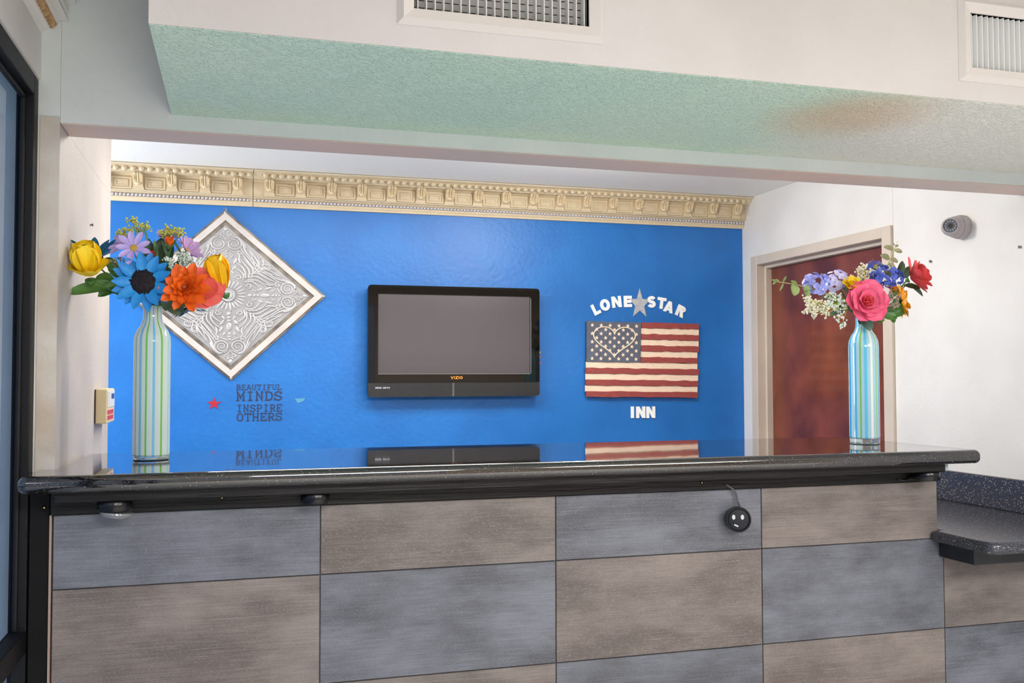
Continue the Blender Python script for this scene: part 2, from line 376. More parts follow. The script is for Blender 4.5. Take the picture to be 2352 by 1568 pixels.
# lobby shell beside and behind the lens
struct('wall_lobby_right', MB().box((4.5, -3.2, 0), (4.62, YL2, ZLOB)).box((XR + .12, YL, 0), (4.5, YL2, ZLOB)), WARMW)
struct('wall_lobby_rear', MB().box((-.9, -3.3, 0), (4.62, -3.2, .8)).box((-.9, -3.3, 2.2), (4.62, -3.2, ZLOB)).box((1.7, -3.3, .8), (4.62, -3.2, 2.2)), mat('lobby_beige', (176, 160, 140), .6))  # unseen; its solid right stretch is shaped to darken the television's reflection

# ------------------------------------------------------------------ window wall on the left with black storefront frame
struct('wall_left', MB().box((XW - .12, -3.2, ZWH), (XW, YL, ZLOB)).box((XW - .12, YL + .0005, 0), (XL - .131, YL + .12, ZWH)).box((XL - .131, YL + .0005, 0), (XL - .0005, YL - .0005, ZL)), WHITE)
nar = MB().box((XW, YL - .003, 0), (XL, YL - .0006, ZL + .012)); struct('jamb_face', nar, mat('plaster_worn', (206, 200, 192), .6, c2=(186, 172, 156), nscale=7, bump=.4, bscale=40, bdist=.004), parent=bpy.data.objects['wall_left'])
WN = thing('window_1', (XW - .035, YL - .05, 0), None, None, kind='structure')
fx0, fx1 = XW - .044, XW - .004
ZRT = CZ - .595; ZRB = ZRT - .052
def fpart(name, a, b, m=FRAMEBLK, r=.003): return MB().bbox(a, b, r).build(name, m, WN, True)
fpart('jamb', (fx0, YL - .052, 0), (fx1, YL - .006, ZWH - .002))
fpart('jamb_stop', (fx0 + .011, YL - .064, ZRT), (fx0 + .022, YL - .0525, ZWH - .05))
fpart('head', (fx0, -3.1, ZWH - .05), (fx1, YL - .0525, ZWH - .002))
fpart('head_stop', (fx0 + .011, -3.1, ZWH - .064), (fx0 + .022, YL - .067, ZWH - .0505))
fpart('rail', (fx0, -3.1, ZRB), (fx1, YL - .0525, ZRT))
for yy in (1.1, -.3, -1.7): fpart('mullion', (fx0, yy, 0), (fx1, yy + .05, ZWH - .051))
xg = fx0 + .006
for a, b in ((1.15, YL - .053), (-.25, 1.1), (-1.65, -.3)):
    MB().box((xg - .003, a, ZRT), (xg + .003, b, ZWH - .051)).build('pane', GLASS, WN)
    MB().box((xg - .003, a, .03), (xg + .003, b, ZRB)).build('pane', GLASS, WN)
struct('ground_outside', MB().box((-14, -8, -.25), (-.95, 10, -.2)), mat('pavement', (150, 152, 156), .8))

# moulded cornice with a gold rope on the window wall
E1 = thing('trim_3', (XW, YL - .001, onY(95, 75, YL).z), None, None, kind='structure')
def prof_from_px(px): return [onY(u, v, YL) for u, v in px]
pp = prof_from_px([(95, 77), (104, 68), (107, 66), (110, 64), (114, 65), (117, 60), (123, 58), (128, 52), (131, 50), (134, 47), (157, 49), (153, 33), (158, 31), (158, 14), (162, 10), (176, 10), (172, 2), (181, -2), (188, -12), (200, -20)])
poly = [(XW, pp[0].z)] + [(max(p.x, XW + .001), p.z) for p in pp] + [(pp[-1].x, ZLOB), (XW, ZLOB)]
MB().prism([(x, YL - .001, z) for x, z in poly], (0, -5.6, 0)).build('cornice_body', mat('cornice_white', (226, 224, 220), .5), E1)
GOLD = mat('gold_rope', (176, 128, 78), .35, metal=.5, c2=(206, 170, 126), nscale=60)
rp = onY(121, 57, YL); q = MB()
for ph in range(3):
    q.tube([(rp.x + .005 * math.cos(a + ph * 2.094), YL - .004 - i * .004, rp.z + .005 * math.sin(a + ph * 2.094)) for i, a in ((i, i * .42) for i in range(300))], .0058, 6)
q.build('gold_rope', GOLD, E1, True, label='twisted gold rope bead')

# ------------------------------------------------------------------ crown moulding on the blue wall
CH = ZCE - (CZ + .7806); CP = .13; ZK = CZ + .7806
prof = [(0, 0), (.10, 0), (.12, .05), (.17, .10), (.17, .125), (.15, .14), (.15, .225), (.18, .24), (.22, .27), (.34, .285), (.34, .31), (.29, .33), (.29, .70), (.36, .74), (.40, .76), (.62, .77), (.62, .80), (.70, .84), (.78, .92), (.92, .94), (.96, .96), (.96, .985), (0, .985)]
XJ = onY(582, 430, DW - .08).x
CORB = mat('cream_corbel', (222, 203, 168), .45, c2=(212, 190, 152), nscale=40, bump=.5, bscale=220, bdist=.003)
egg_me = MB().ball((0, 0, 0), (.0135, .012, .0125), 10, 8).mesh('egg', CREAM, 'all')
arch = MB().tube([(.0185 * math.cos(a), .002, .017 * math.sin(a) - .002) for a in [pi * (k / 8) for k in range(-1, 10)]], .0026, 5)
arch_me = arch.mesh('egg_surround', CREAM, 'all')
def corbel_mesh():
    b = MB(); w = .020
    side = [(0, 0), (-.014, .002), (-.026, .012), (-.030, .022), (-.027, .032), (-.032, .042), (-.044, .052), (-.050, .056), (0, .056)]
    b.prism([(-w, y, z) for y, z in side], (2 * w, 0, 0))
    # acanthus ribs down the front
    for k in (-1, 0, 1):
        b.tube([(k * .011, y - .002, z) for y, z in side[2:-1]], [.004, .0045, .005, .005, .005, .004], 6)
    for k in (-1, 1):
        for j in range(4):
            z = .020 + j * .009; b.ball((k * .017, -.031 - j * .004, z), (.005, .004, .006), 6, 4)
    b.ball((0, -.03, .012), (.012, .008, .008), 8, 6)
    return b.mesh('corbel', CORB, True)
corb_me = corbel_mesh()
base_me = MB().prism([(-.026, 0, -.014), (.026, 0, -.014), (.020, 0, .004), (-.020, 0, .004)], (0, -.012, 0)).mesh('corbel_foot', CREAM)
def ring_mesh(name, w, h, t, d, m):
    b = MB()
    b.box((-w, -d, -h), (w, 0, -h + t)).box((-w, -d, h - t), (w, 0, h)).box((-w, -d, -h + t), (-w + t, 0, h - t)).box((w - t, -d, -h + t), (w, 0, h - t)); return b.mesh(name, m)
CX0 = onY(316.5, 412, DW - .07).x; CX1 = onY(1695, 485, DW - .07).x
CPITCH = (CX1 - CX0) / 21
print('corbel pitch', CPITCH)
ring_me = ring_mesh('panel_frame', CPITCH * .30, .026, .006, .007, CREAM); ring2_me = ring_mesh('panel_frame_inner', CPITCH * .19, .014, .004, .005, CREAM)
for ti, (xa, xb) in enumerate(((-1.2, XJ - .0012), (XJ + .0012, XR - .001))):
    T = thing('trim_%d' % (ti + 1), (xa, DW, ZK), None, None, kind='structure')
    MB().prism([(xa, DW - .0005 - d * CP, ZK + z * CH) for d, z in prof], (xb - xa, 0, 0)).build('moulding', CREAM, T)
    n0 = int((xa - CX0) / CPITCH) - 1
    for k in range(-8, 24):
        x = CX0 + k * CPITCH
        if xa + .02 < x < xb - .02 and x > -1.15:
            inst('corbel', corb_me, T, Matrix.Translation((x, DW - .29 * CP, ZK + .385 * CH)))
            inst('corbel_foot', base_me, T, Matrix.Translation((x, DW - .29 * CP, ZK + .40 * CH)))
        xm = x + CPITCH / 2
        if xa + .05 < xm < xb - .05 and xm > -1.15:
            for me in (ring_me, ring2_me): inst(me.name, me, T, Matrix.Translation((xm, DW - .29 * CP, ZK + .50 * CH)))
        for j in range(4):
            xe = x + (j + .5) * CPITCH / 4
            if xa + .018 < xe < xb - .015 and xe > -1.15:
                inst('egg', egg_me, T, Matrix.Translation((xe, DW - .745 * CP, ZK + .86 * CH)))
                inst('egg_surround', arch_me, T, Matrix.Translation((xe, DW - .76 * CP, ZK + .875 * CH)) @ Matrix.Rotation(R(-20), 4, 'X'))
    b = MB(); x = max(xa, -1.15) + .008
    while x < xb - .006:
        b.ball((x, DW - .175 * CP, ZK + .182 * CH), (.0078, .009, .0078), 7, 5); x += .0165
    b.build('bead_string', SILVER, T, 'all', label='row of small silver pearls', kind='stuff')

# ------------------------------------------------------------------ door on the right wall
DR = thing('door_1', (XR, (YD0 + YD1) / 2, 0), None, None, kind='structure')
TAUPE = mat('taupe_frame_paint', (206, 192, 178), .45, c2=(198, 184, 170), nscale=5)
WOODR = mat('red_brown_veneer', (136, 68, 44), .3, c2=(88, 38, 27), nscale=6, stretch=(1, 1, .8), ndetail=7, lo=.3, hi=.7, coat=.2)
cw = .058; sx_ = XR - .014
def dbox(n, a, b, m=TAUPE, **k): return MB().bbox(a, b, .002, 1).build(n, m, DR, True, **k)
dbox('casing', (sx_, YD1 - cw, 0), (XR + .1, YD1 - .0005, ZDH))
dbox('casing', (sx_, YD0 + .0005, 0), (XR + .1, YD0 + cw, ZDH))
dbox('casing_head', (sx_, YD0 + cw + .0005, ZDH - cw * .8), (XR + .1, YD1 - cw - .0005, ZDH - .0005))
zh = ZDH - cw * .8
dbox('stop', (XR + .03, YD1 - cw - .018, 0), (XR + .1, YD1 - cw - .0006, zh - .0005))
dbox('stop', (XR + .03, YD0 + cw + .0006, 0), (XR + .1, YD0 + cw + .018, zh - .0005))
dbox('stop_head', (XR + .03, YD0 + cw + .019, zh - .018), (XR + .1, YD1 - cw - .019, zh - .0006))
SLB = dbox('door_slab', (XR + .062, YD0 + cw + .019, .01), (XR + .098, YD1 - cw - .019, zh - .019), WOODR, label='dark red-brown wood veneer slab')
lz = 1.0
b = MB().lathe([(.0, -.055), (.024, -.052), (.027, -.04), (.018, -.024), (.011, -.018), (.011, -.004), (.03, -.004), (.03, 0)], M=Matrix.Translation((XR + .0618, YD1 - cw - .09, lz - .12)) @ Matrix.Rotation(R(90), 4, 'Y'), seg=20)
b.build('knob', mat('brass', (170, 140, 90), .3, metal=.9), SLB, True)

# ------------------------------------------------------------------ reception counter
RC = thing('reception_counter', (1.0, DT, 0), 'reception counter faced with grey and brown checkerboard tiles under black granite', 'counter')
XE2 = 3.2
MB().box((XL + .01, DT + .012, 0), (XCE - .002, DT + .20, ZC - .04)).box((XCE - .0015, DT + .012, 0), (XR - .002, DT + .2, ZLC - .045)).build('body', mat('counter_core', (60, 58, 58), .8), RC)
GROUT = mat('grout', (92, 90, 92), .8)
MB().box((XL + .008, DT + .006, .02), (XR - .003, DT + .0119, ZLC - .05)).box((XL + .008, DT + .006, ZLC - .0495), (XCE - .002, DT + .0119, ZT1)).build('grout_bed', GROUT, RC)
rows = [(ZT1, ZR1), (ZR1, ZR2), (ZR2, ZR2 - .2737), (ZR2 - .2737, .01)]
g = .0013
for ri, (zt, zb) in enumerate(rows):
    for ci in range(5):
        x0 = T0 + (ci - 1) * TW; x1 = x0 + TW
        if ci == 0: x0 = XL + .008
        if ci == 3 and ri == 0: x1 = XCE + g
        if ci == 4:
            if ri == 0: continue
            x1 = XR - .003
        top = zt
        if ci == 4 and ri == 1: top = ZLC - .046
        brown = (ri + ci) % 2 == 1
        MB().bbox((x0 + g, DT, zb + g), (x1 - g, DT + .0058, top - g), .0009, 1).build('tile', TILEB if brown else TILEG, RC, label='brown brushed tile' if brown else 'grey brushed tile')
MB().box((XL + .0005, DT - .0005, .02), (XL + .0055, DT + .0115, ZT1)).build('edge_trim', mat('tan_edge', (150, 128, 116), .5), RC)
MB().box((XW + .002, DT + .004, 0), (XL - .001, DT + .02, ZC - .042)).build('filler_strip', mat('black_filler', (10, 9, 10), .7, spec=.2), RC)
# black timber under the stone: front fascia and lower strip
YFA = YF + .028
XFA0 = onY(124, 1135, YFA).x; XFA1 = onY(2172, 1070, YFA).x
ZA1 = ZC - .0405; ZA0 = onY(1280, 1115, YFA).z
MB().bbox((XFA0, YFA, ZA0), (XFA1, YFA + .075, ZA1), .002, 1).build('fascia', BLKWOOD, RC, True)
MB().bbox((XL + .004, DT - .014, ZT1 + .001), (XFA1 - .03, DT + .0055, ZA1), .002, 1).build('strip', BLKWOOD, RC, True)
MB().bbox((XFA1 + .001, YFA + .002, ZA0 + .002), (XFA1 + .012, YFA + .06, ZA1 - .001), .002, 1).build('end_cap', mat('pale_end_block', (150, 165, 165), .4), RC, True)
pt = onY(102, 1165, DT - .014)
for u, v in ((102, 1165.5), (510, 1143), (1611, 1108)):
    p = onY(u, v, DT - .014); MB().lathe([(.0, -.0025), (.0022, -.0025), (.0022, 0), (.0045, 0)], M=Matrix.Translation(p + Vector((0, -.0006, 0))) @ Matrix.Rotation(R(-90), 4, 'X'), seg=12).build('screw', mat('brass_screw', (190, 165, 120), .4, metal=.5), RC, True)

# upper granite top
def slab(pts, z1, th, r, name, m, seg=5, parent=None, **k):
    t = bmesh.new(); vs = [t.verts.new((x, y, z1 - th)) for x, y in pts]; f = t.faces.new(vs)
    e = bmesh.ops.extrude_face_region(t, geom=[f]); up = [v for v in e['geom'] if isinstance(v, bmesh.types.BMVert)]
    bmesh.ops.translate(t, verts=up, vec=(0, 0, th)); bmesh.ops.recalc_face_normals(t, faces=list(t.faces))
    ed = [x for x in t.edges if abs(x.verts[0].co.z - x.verts[1].co.z) < 1e-6]
    bmesh.ops.bevel(t, geom=ed, offset=r, segments=seg, affect='EDGES', profile=.5)
    return MB().bm(t).build(name, m, parent, True, **k)
def fillet(c, r, a0, a1, n=6): return [(c[0] + r * math.cos(R(a0 + (a1 - a0) * i / n)), c[1] + r * math.sin(R(a0 + (a1 - a0) * i / n))) for i in range(n + 1)]
YLIP = YF - .012
XGL = XW - .0035
XGR = onY(2256, 1045, YLIP).x
bk = onZ(1900, 1004, ZC); bl = onZ(2065, 1012, ZC); blr = onZ(2250, 1036, ZC)
print('top right', bk, bl, blr, 'XGR', XGR, 'left lip', onZ(60, 1097, ZC), onZ(104, 1076, ZC), onZ(197, 1041, ZC))
XB = XGR - .01
pts = fillet((XGL + .02, YLIP + .02), .02, 180, 270, 4) + fillet((XGR - .012, YLIP + .012), .012, -90, 0, 4) + \
      fillet((XGR - .14, YB - .14), .14, 0, 90, 8) + [(XL + .002, YB), (XL + .002, YL - .004), (XGL, YL - .004)]
tp = slab(pts, ZC, .04, .017, 'granite_countertop', GRANITE)
tag(tp, 'long polished black granite bar top with rounded edge across the tiled counter', 'countertop')

# lower granite desk with splash
lx = onZ(2118, 1212.6, ZLC).x; ly = onZ(2259, 1249, ZLC).y
print('lower', onZ(2118, 1212.6, ZLC), onZ(2259, 1249, ZLC))
DK = thing('lower_countertop', (2.3, DT, ZLC), 'low black granite shelf jutting out beside the tiled counter end', 'countertop')
zl_ = ZLC
pts = fillet((lx + .035, ly + .035), .035, 180, 270, 5) + [(XR - .002, ly), (XR - .002, YB + .5), (XCE + .004, YB + .5), (XCE + .004, DT - .003), (lx, DT - .003)]
slab(pts, zl_, .036, .015, 'slab', GRANITE2, parent=DK)
bx0 = onY(2140, 1250, DT - .02).x
MB().bbox((lx + .03, ly + .10, zl_ - .082), (lx + .30, DT - .002, zl_ - .037), .002, 1).build('support_block', mat('slate_block', (26, 28, 34), .3, c2=(16, 17, 22), nscale=22), DK, True)
SPL = MB().bbox((XR - .02, 1.9, ZLC + .001), (XR - .0006, YB + .5, CZ - .3611), .003, 1).build('backsplash', GRANITE2, None, True)
tag(SPL, 'speckled black granite upstand along the white side wall', 'backsplash')

# ------------------------------------------------------------------ puck lights
LENS = mat_glass('lens_glass', (240, 240, 240))
def puck(loc, r, label, lens=True):
    t = thing('puck_light', loc, label, 'light', 'puck lights under the counter edge')
    h = .025; M = Matrix.Translation(loc)
    MB().lathe([(0, 0), (r * .94, 0), (r, -.003), (r, -h + .003), (r * .95, -h), (r * .86, -h), (r * .86, -h + .006), (0, -h + .006)], M=M, seg=32).build('housing', mat('puck_black', (18, 18, 22), .25, metal=.3), t, True)
    MB().lathe([(r * .86, -h + .005), (r * .86, -h + .001), (0, -h + .001)], M=M, seg=24).build('lens', mat('frosted_lens', (196, 196, 204), .3), t, True)
    return t
def puck_at(u, v, Y, rpx): 
    p = onY(u, v, Y); r = rpx / F * (p - CAM).dot(FWD); return p, r
yp = YFA + .037
p, r = puck_at(264, 1152, yp, 38); p.z = ZA0 - .0008
t = puck(p, r, 'black puck light with its clear glass lens sagging, by the window frame')
M = Matrix.Translation(p + Vector((.004, -.004, -.0275))) @ Matrix.Rotation(R(6), 4, 'Y')
MB().lathe([(r * .93, 0), (r * .95, -.003), (r * .8, -.010), (r * .5, -.014), (0, -.016), (0, -.012), (r * .5, -.010), (r * .88, -.001)], M=M, seg=28).build('loose_lens', mat('sagging_glass', (225, 225, 228), .06, trans=.75), t, True)
p, r = puck_at(724, 1132, yp, 33); p.z = ZA0 - .0008; puck(p, r, 'black puck light above the seam between grey and brown tiles')
p, r = puck_at(2130, 1078, yp, 30); p.z = ZA0 - .0008; p.x = min(p.x, XFA1 - r); t = puck(p, r, 'black puck light at the counter end beside the low granite shelf')
a = onY(2097, 1076, yp); b_ = onY(2095, 1092, DT - .02); c = onY(2078, 1103, DT - .02)
MB().tube(catmull([(a.x, a.y, ZA0 - .002), b_, c, c + Vector((-.02, .004, .004))], 5), .002, 6).build('cord', BLACK, t, True)
# the one hanging by its lead
p = onY(1690, 1191, DT - .016); r = 29 / F * (p - CAM).dot(FWD)
t = thing('puck_light', p, 'black puck light dangling on a grey lead against the grey tile', 'light', 'puck lights under the counter edge')
fd = (CAM - p); fd.z *= .3; fd = Vector((-.34, -1, .06)).normalized(); sd = fd.cross(Vector((0, 0, 1))).normalized() * -1; ud = fd.cross(sd) * -1
ud = Vector((0, 0, 1)) - fd * fd.z; ud.normalize(); sd = ud.cross(fd); pc = p + Vector((0, -.012, 0))
M = basis(sd, ud, fd, pc)
MB().lathe([(0, -.012), (r, -.012), (r, .009), (r * .97, .012), (r * .86, .012), (r * .84, .006), (0, .006)], M=M, seg=32).build('housing', mat('puck_black', (18, 18, 22), .25), t, True)
MB().lathe([(r * .80, .0065), (r * .80, .0105), (r * .76, .0115), (0, .0115)], M=M, seg=28).build('cover', mat('puck_cover', (30, 32, 40), .6, spec=.3), t, True)
PALE = mat('keyhole_pale', (196, 200, 198), .4)
for k in (-1, 1):
    MB().lathe([(0, 0), (r * .13, 0), (r * .13, .0012), (0, .0012)], M=M @ Matrix.Translation((k * r * .34 - r * .05, r * .2, .0117)) @ Matrix.Diagonal((1, 1.5, 1, 1)), seg=14).build('keyhole', PALE, t)
MB().box((-.006, -.002, 0), (.006, .002, .001)).xf(M @ Matrix.Translation((-r * .2, -r * .45, .0117)) @ Matrix.Rotation(R(-25), 4, 'Z')).build('slot', PALE, t)
a = onY(1668, 1112, DT - .016); b_ = onY(1688, 1128, DT - .012); c = onY(1694, 1150, DT - .012)
GREYC = mat('grey_lead', (84, 86, 96), .4)
for k in (-1, 1):
    o_ = Vector((k * .0016, 0, 0)); MB().tube(catmull([a + o_, b_ + o_, c + o_, pc + ud * r * .97 + sd * .006 - fd * .004 + o_], 6), .0016, 6).build('lead', GREYC, t, True)

# ------------------------------------------------------------------ stroke lettering
def arc(cx, cy_, rx, ry, a0, a1, n=10): return [(cx + rx * math.cos(R(a0 + (a1 - a0) * i / n)), cy_ + ry * math.sin(R(a0 + (a1 - a0) * i / n))) for i in range(n + 1)]
def ribbon(pts, t, closed=False):
    n = len(pts); Ls, Rs = [], []
    for i in range(n):
        if closed: a, c = pts[i - 1], pts[(i + 1) % n]
        else: a, c = pts[max(i - 1, 0)], pts[min(i + 1, n - 1)]
        p = pts[i]
        def nd(q, w):
            d = math.hypot(w[0] - q[0], w[1] - q[1]); return ((w[0] - q[0]) / d, (w[1] - q[1]) / d) if d > 1e-9 else None
        d1, d2 = nd(a, p), nd(p, c); d1 = d1 or d2; d2 = d2 or d1
        n1, n2 = (-d1[1], d1[0]), (-d2[1], d2[0]); mx, my = n1[0] + n2[0], n1[1] + n2[1]; l = math.hypot(mx, my) or 1; mx /= l; my /= l
        k = t / 2 / max(.35, mx * n1[0] + my * n1[1]); Ls.append((p[0] + mx * k, p[1] + my * k)); Rs.append((p[0] - mx * k, p[1] - my * k))
    return Ls, Rs
def glyph_mesh(mb, elems, t, place, depth):
    """elems: ('s', pts[, closed]) strokes or ('p', polygon); place maps glyph (x, y) to a world point on the wall"""
    for ei, e in enumerate(elems):
        lift = Vector((0, -depth * .07 * ei, 0))
        if e[0] == 'p': mb.prism([place(x, y) + lift for x, y in e[1]], (0, depth, 0)); continue
        Ls, Rs = ribbon(e[1], e[3] if len(e) > 3 else t, len(e) > 2 and e[2]); n = len(Ls); D = Vector((0, depth, 0))
        vs = [place(*p) + lift for p in Ls] + [place(*p) + lift for p in Rs]; vs = vs + [v + D for v in vs]; fs = []
        rng = range(n) if (len(e) > 2 and e[2]) else range(n - 1)
        for i in rng:
            j = (i + 1) % n
            fs += [(i, j, n + j, n + i), (2 * n + i, 3 * n + i, 3 * n + j, 2 * n + j), (i, 2 * n + i, 2 * n + j, j), (n + i, n + j, 3 * n + j, 3 * n + i)]
        if not (len(e) > 2 and e[2]): fs += [(0, n, 3 * n, 2 * n), (n - 1, 3 * n - 1, 4 * n - 1, 2 * n - 1)]
        mb.add(vs, fs)
def sans(ch, t, w):
    h = t / 2
    def spath():
        ry = (1 - t) / 4; rx = w / 2 - h; return arc(w / 2, 1 - h - ry, rx, ry, 25, 270, 12) + arc(w / 2, h + ry, rx, ry, 90, -155, 12)[1:]
    return {'L': [('s', [(h, 1), (h, h), (w, h)])],
            'O': [('s', arc(w / 2, .5, w / 2 - h, .5 - h, 0, 345, 23), True)],
            'N': [('s', [(h, 0), (h, 1)]), ('s', [(w - h, 0), (w - h, 1)]), ('p', [(0, 1), (t * 1.05, 1), (w, 0), (w - t * 1.05, 0)])],
            'E': [('s', [(w, 1 - h), (h, 1 - h), (h, h), (w, h)]), ('s', [(h, .51), (w * .93, .51)])],
            'S': [('s', spath())],
            'T': [('s', [(0, 1 - h), (w, 1 - h)]), ('s', [(w / 2, 1 - h), (w / 2, 0)])],
            'A': [('p', [(0, 0), (t * 1.02, 0), (w / 2 + t * .52, 1), (w / 2 - t * .52, 1)]), ('p', [(w, 0), (w - t * 1.02, 0), (w / 2 - t * .52, 1), (w / 2 + t * .52, 1)]), ('s', [(w * .25, .27), (w * .75, .27)], False, t * .8)],
            'R': [('s', [(h, 0), (h, 1)]), ('s', [(h, 1 - h), (w * .55, 1 - h)] + arc(w * .55, .73, w * .45 - h, .27 - h, 90, -90, 8)[1:] + [(h, .46 + h)]), ('p', [(w * .38, .50), (w * .38 + t * 1.1, .50), (w, 0), (w - t * 1.12, 0)])],
            'I': [('s', [(w / 2, 0), (w / 2, 1)])], 'V': [('s', [(0.05, 1), (w / 2, .08), (w - .05, 1)])],
            'Z': [('s', [(0, 1 - h), (w - h, 1 - h), (h, h), (w, h)])], 'H': [('s', [(h, 0), (h, 1)]), ('s', [(w - h, 0), (w - h, 1)]), ('s', [(h, .5), (w - h, .5)])],
            'D': [('s', [(h, h), (h, 1 - h), (w * .5, 1 - h)] + arc(w * .5, .5, w * .5 - h, .5 - h, 90, -90, 8)[1:] + [(h, h)])],
            'M': [('s', [(h, 0), (h, 1 - h), (w / 2, .3), (w - h, 1 - h), (w - h, 0)])]}[ch]
SF = .0022
def place_on(u, v, hpx, w, rot, Y, hs=1.0):
    """glyph box of width w and height 1 centred on pixel (u, v), hpx tall, turned by rot degrees"""
    c = onY(u, v, Y); zd = (c - CAM).dot(FWD); k = hpx / F * zd; cr_, sr_ = math.cos(R(rot)), math.sin(R(rot))
    def f(x, y):
        a, b = (x - w / 2) * k * hs, (y - .5) * k
        return Vector((c.x + a * cr_ - b * sr_, Y, c.z + a * sr_ + b * cr_))
    return f, c
LW = mat('white_vinyl_letter', (250, 250, 250), .4); YLET = DW - .0062
letters = [('L', 1369, 709.5, 26, .66, 27, 'LONE'), ('O', 1390, 700, 27, .86, 16, 'LONE'), ('N', 1416.5, 693, 26, .88, 7, 'LONE'), ('E', 1442.5, 692, 26, .74, 2, 'LONE'),
           ('S', 1497, 693, 27, .74, -3, 'STAR'), ('T', 1520, 696, 26, .82, -8, 'STAR'), ('A', 1537, 704.5, 26, .90, -16, 'STAR'), ('R', 1564, 714.5, 26, .80, -24, 'STAR'),
           ('I', 1453, 946.5, 26.5, .30, 0, 'INN'), ('N', 1472, 946.5, 26.5, .82, 0, 'INN'), ('N', 1495, 946.5, 26.5, .82, 0, 'INN')]
inn = 0
for ch, u, v, hp, w, rot, word in letters:
    f, c = place_on(u, v, hp, w, rot, YLET, 1.02); b = MB(); glyph_mesh(b, sans(ch, .27, w), .27, f, .006)
    o = b.build('wall_letter', LW); gr = 'white letters of %s on the blue wall' % word
    if ch == 'N' and word == 'INN':
        inn += 1; lab = 'white letter N in the middle of INN' if inn == 1 else 'white letter N ending the word INN'
    else: lab = 'white letter %s of the word %s on the blue wall' % (ch, word)
    tag(o, lab, 'letter', gr)
def star_pts(n=5, ri=.42): return [((1 if i % 2 == 0 else ri) * math.sin(i * pi / n), (1 if i % 2 == 0 else ri) * math.cos(i * pi / n)) for i in range(2 * n)]
f, c = place_on(1469.5, 698, 36, 0, 0, DW - .0042); 
tag(MB().prism([f(x * .78, y + .5) for x, y in star_pts(5, .41)], (0, .0035, 0)).build('wall_star', mat('silver_glitter', (198, 200, 204), .4, metal=.2, c2=(176, 178, 184), nscale=60)), 'silver star between the words LONE and STAR', 'star')
f, c = place_on(491.5, 927, 16, 0, 0, DW - .0024)
tag(MB().prism([f(x * 1.03, y * .92 + .5) for x, y in star_pts(5, .40)], (0, .0015, 0)).build('wall_star', mat('red_vinyl', (178, 26, 54), .5)), 'small red star sticker beside the dark quote lettering', 'star')

def slabg(ch):
    t = .1; q = .13
    def ser(x, y, w=.15): return ('s', [(x - w, y), (x + w, y)])
    def sp():
        return arc(.42, .74, .30, .23, 15, 265, 12) + arc(.42, .27, .33, .24, 85, -165, 12)[1:]
    def bowl(x0, x1, y0, y1): return [(x0, y1), ((x0 + x1) / 2 + .02, y1)] + arc((x0 + x1) / 2 + .05, (y0 + y1) / 2, (x1 - x0) / 2 - .05, (y1 - y0) / 2, 90, -90, 8)[1:] + [(x0, y0)]
    G = {'B': [('s', [(.2, 0.03), (.2, .97)]), ('s', bowl(.05, .70, .52, .97)), ('s', bowl(.05, .78, .03, .52))],
         'E': [('s', [(.2, .03), (.2, .97)]), ('s', [(.05, .97), (.74, .97), (.74, .76)]), ('s', [(.05, .03), (.78, .03), (.78, .26)]), ('s', [(.2, .51), (.52, .51)]), ('s', [(.52, .40), (.52, .62)])],
         'A': [('s', [(.1, .03), (.38, .97), (.46, .97), (.76, .03)]), ('s', [(.2, .32), (.66, .32)]), ser(.1, .03, .12), ser(.76, .03, .12), ('s', [(.25, .97), (.45, .97)])],
         'U': [('s', [(.16, .97), (.16, .3)] + arc(.43, .3, .27, .27, 180, 360, 10)[1:] + [(.70, .97)]), ser(.16, .97, .13), ser(.70, .97, .13)],
         'T': [('s', [(.07, .72), (.07, .97), (.79, .97), (.79, .72)]), ('s', [(.43, .97), (.43, .03)]), ser(.43, .03, .17)],
         'I': [('s', [(.43, .97), (.43, .03)]), ser(.43, .03, .24), ser(.43, .97, .24)],
         'F': [('s', [(.2, .03), (.2, .97)]), ('s', [(.05, .97), (.76, .97), (.76, .74)]), ('s', [(.2, .51), (.54, .51)]), ('s', [(.54, .40), (.54, .62)]), ser(.2, .03, .16)],
         'L': [('s', [(.24, .97), (.24, .03)]), ser(.24, .97, .17), ('s', [(.06, .03), (.76, .03), (.76, .30)])],
         'M': [('s', [(.14, .03), (.14, .97), (.43, .32), (.72, .97), (.72, .03)]), ser(.14, .03, .14), ser(.72, .03, .14), ('s', [(.0, .97), (.16, .97)]), ('s', [(.70, .97), (.86, .97)])],
         'N': [('s', [(.16, .03), (.16, .97), (.68, .05), (.68, .97)]), ser(.16, .03, .14), ser(.68, .97, .14), ('s', [(.02, .97), (.16, .97)])],
         'D': [('s', [(.18, .03), (.18, .97)]), ('s', [(.04, .97), (.40, .97)] + arc(.40, .5, .38, .47, 90, -90, 10)[1:] + [(.04, .03)])],
         'S': [('s', sp()), ('s', [(.72, .97), (.72, .72)]), ('s', [(.08, .28), (.08, .03)])],
         'P': [('s', [(.2, .03), (.2, .97)]), ('s', bowl(.05, .76, .45, .97)), ser(.2, .03, .16)],
         'R': [('s', [(.2, .03), (.2, .97)]), ('s', bowl(.05, .72, .48, .97)), ('s', [(.44, .48), (.72, .03), (.86, .03)]), ser(.2, .03, .15)],
         'O': [('s', arc(.43, .5, .34, .47, 0, 345, 23), True)],
         'H': [('s', [(.16, .03), (.16, .97)]), ('s', [(.70, .03), (.70, .97)]), ('s', [(.16, .5), (.70, .5)]), ser(.16, .03, .13), ser(.16, .97, .13), ser(.70, .03, .13), ser(.70, .97, .13)]}
    return G[ch]
QK = mat('dark_vinyl_print', (44, 50, 78), .4)
QT = thing('wall_quote', onY(596, 968, DW - .002), 'dark typewriter lettering reading BEAUTIFUL MINDS INSPIRE OTHERS on the blue wall', 'wall decal')
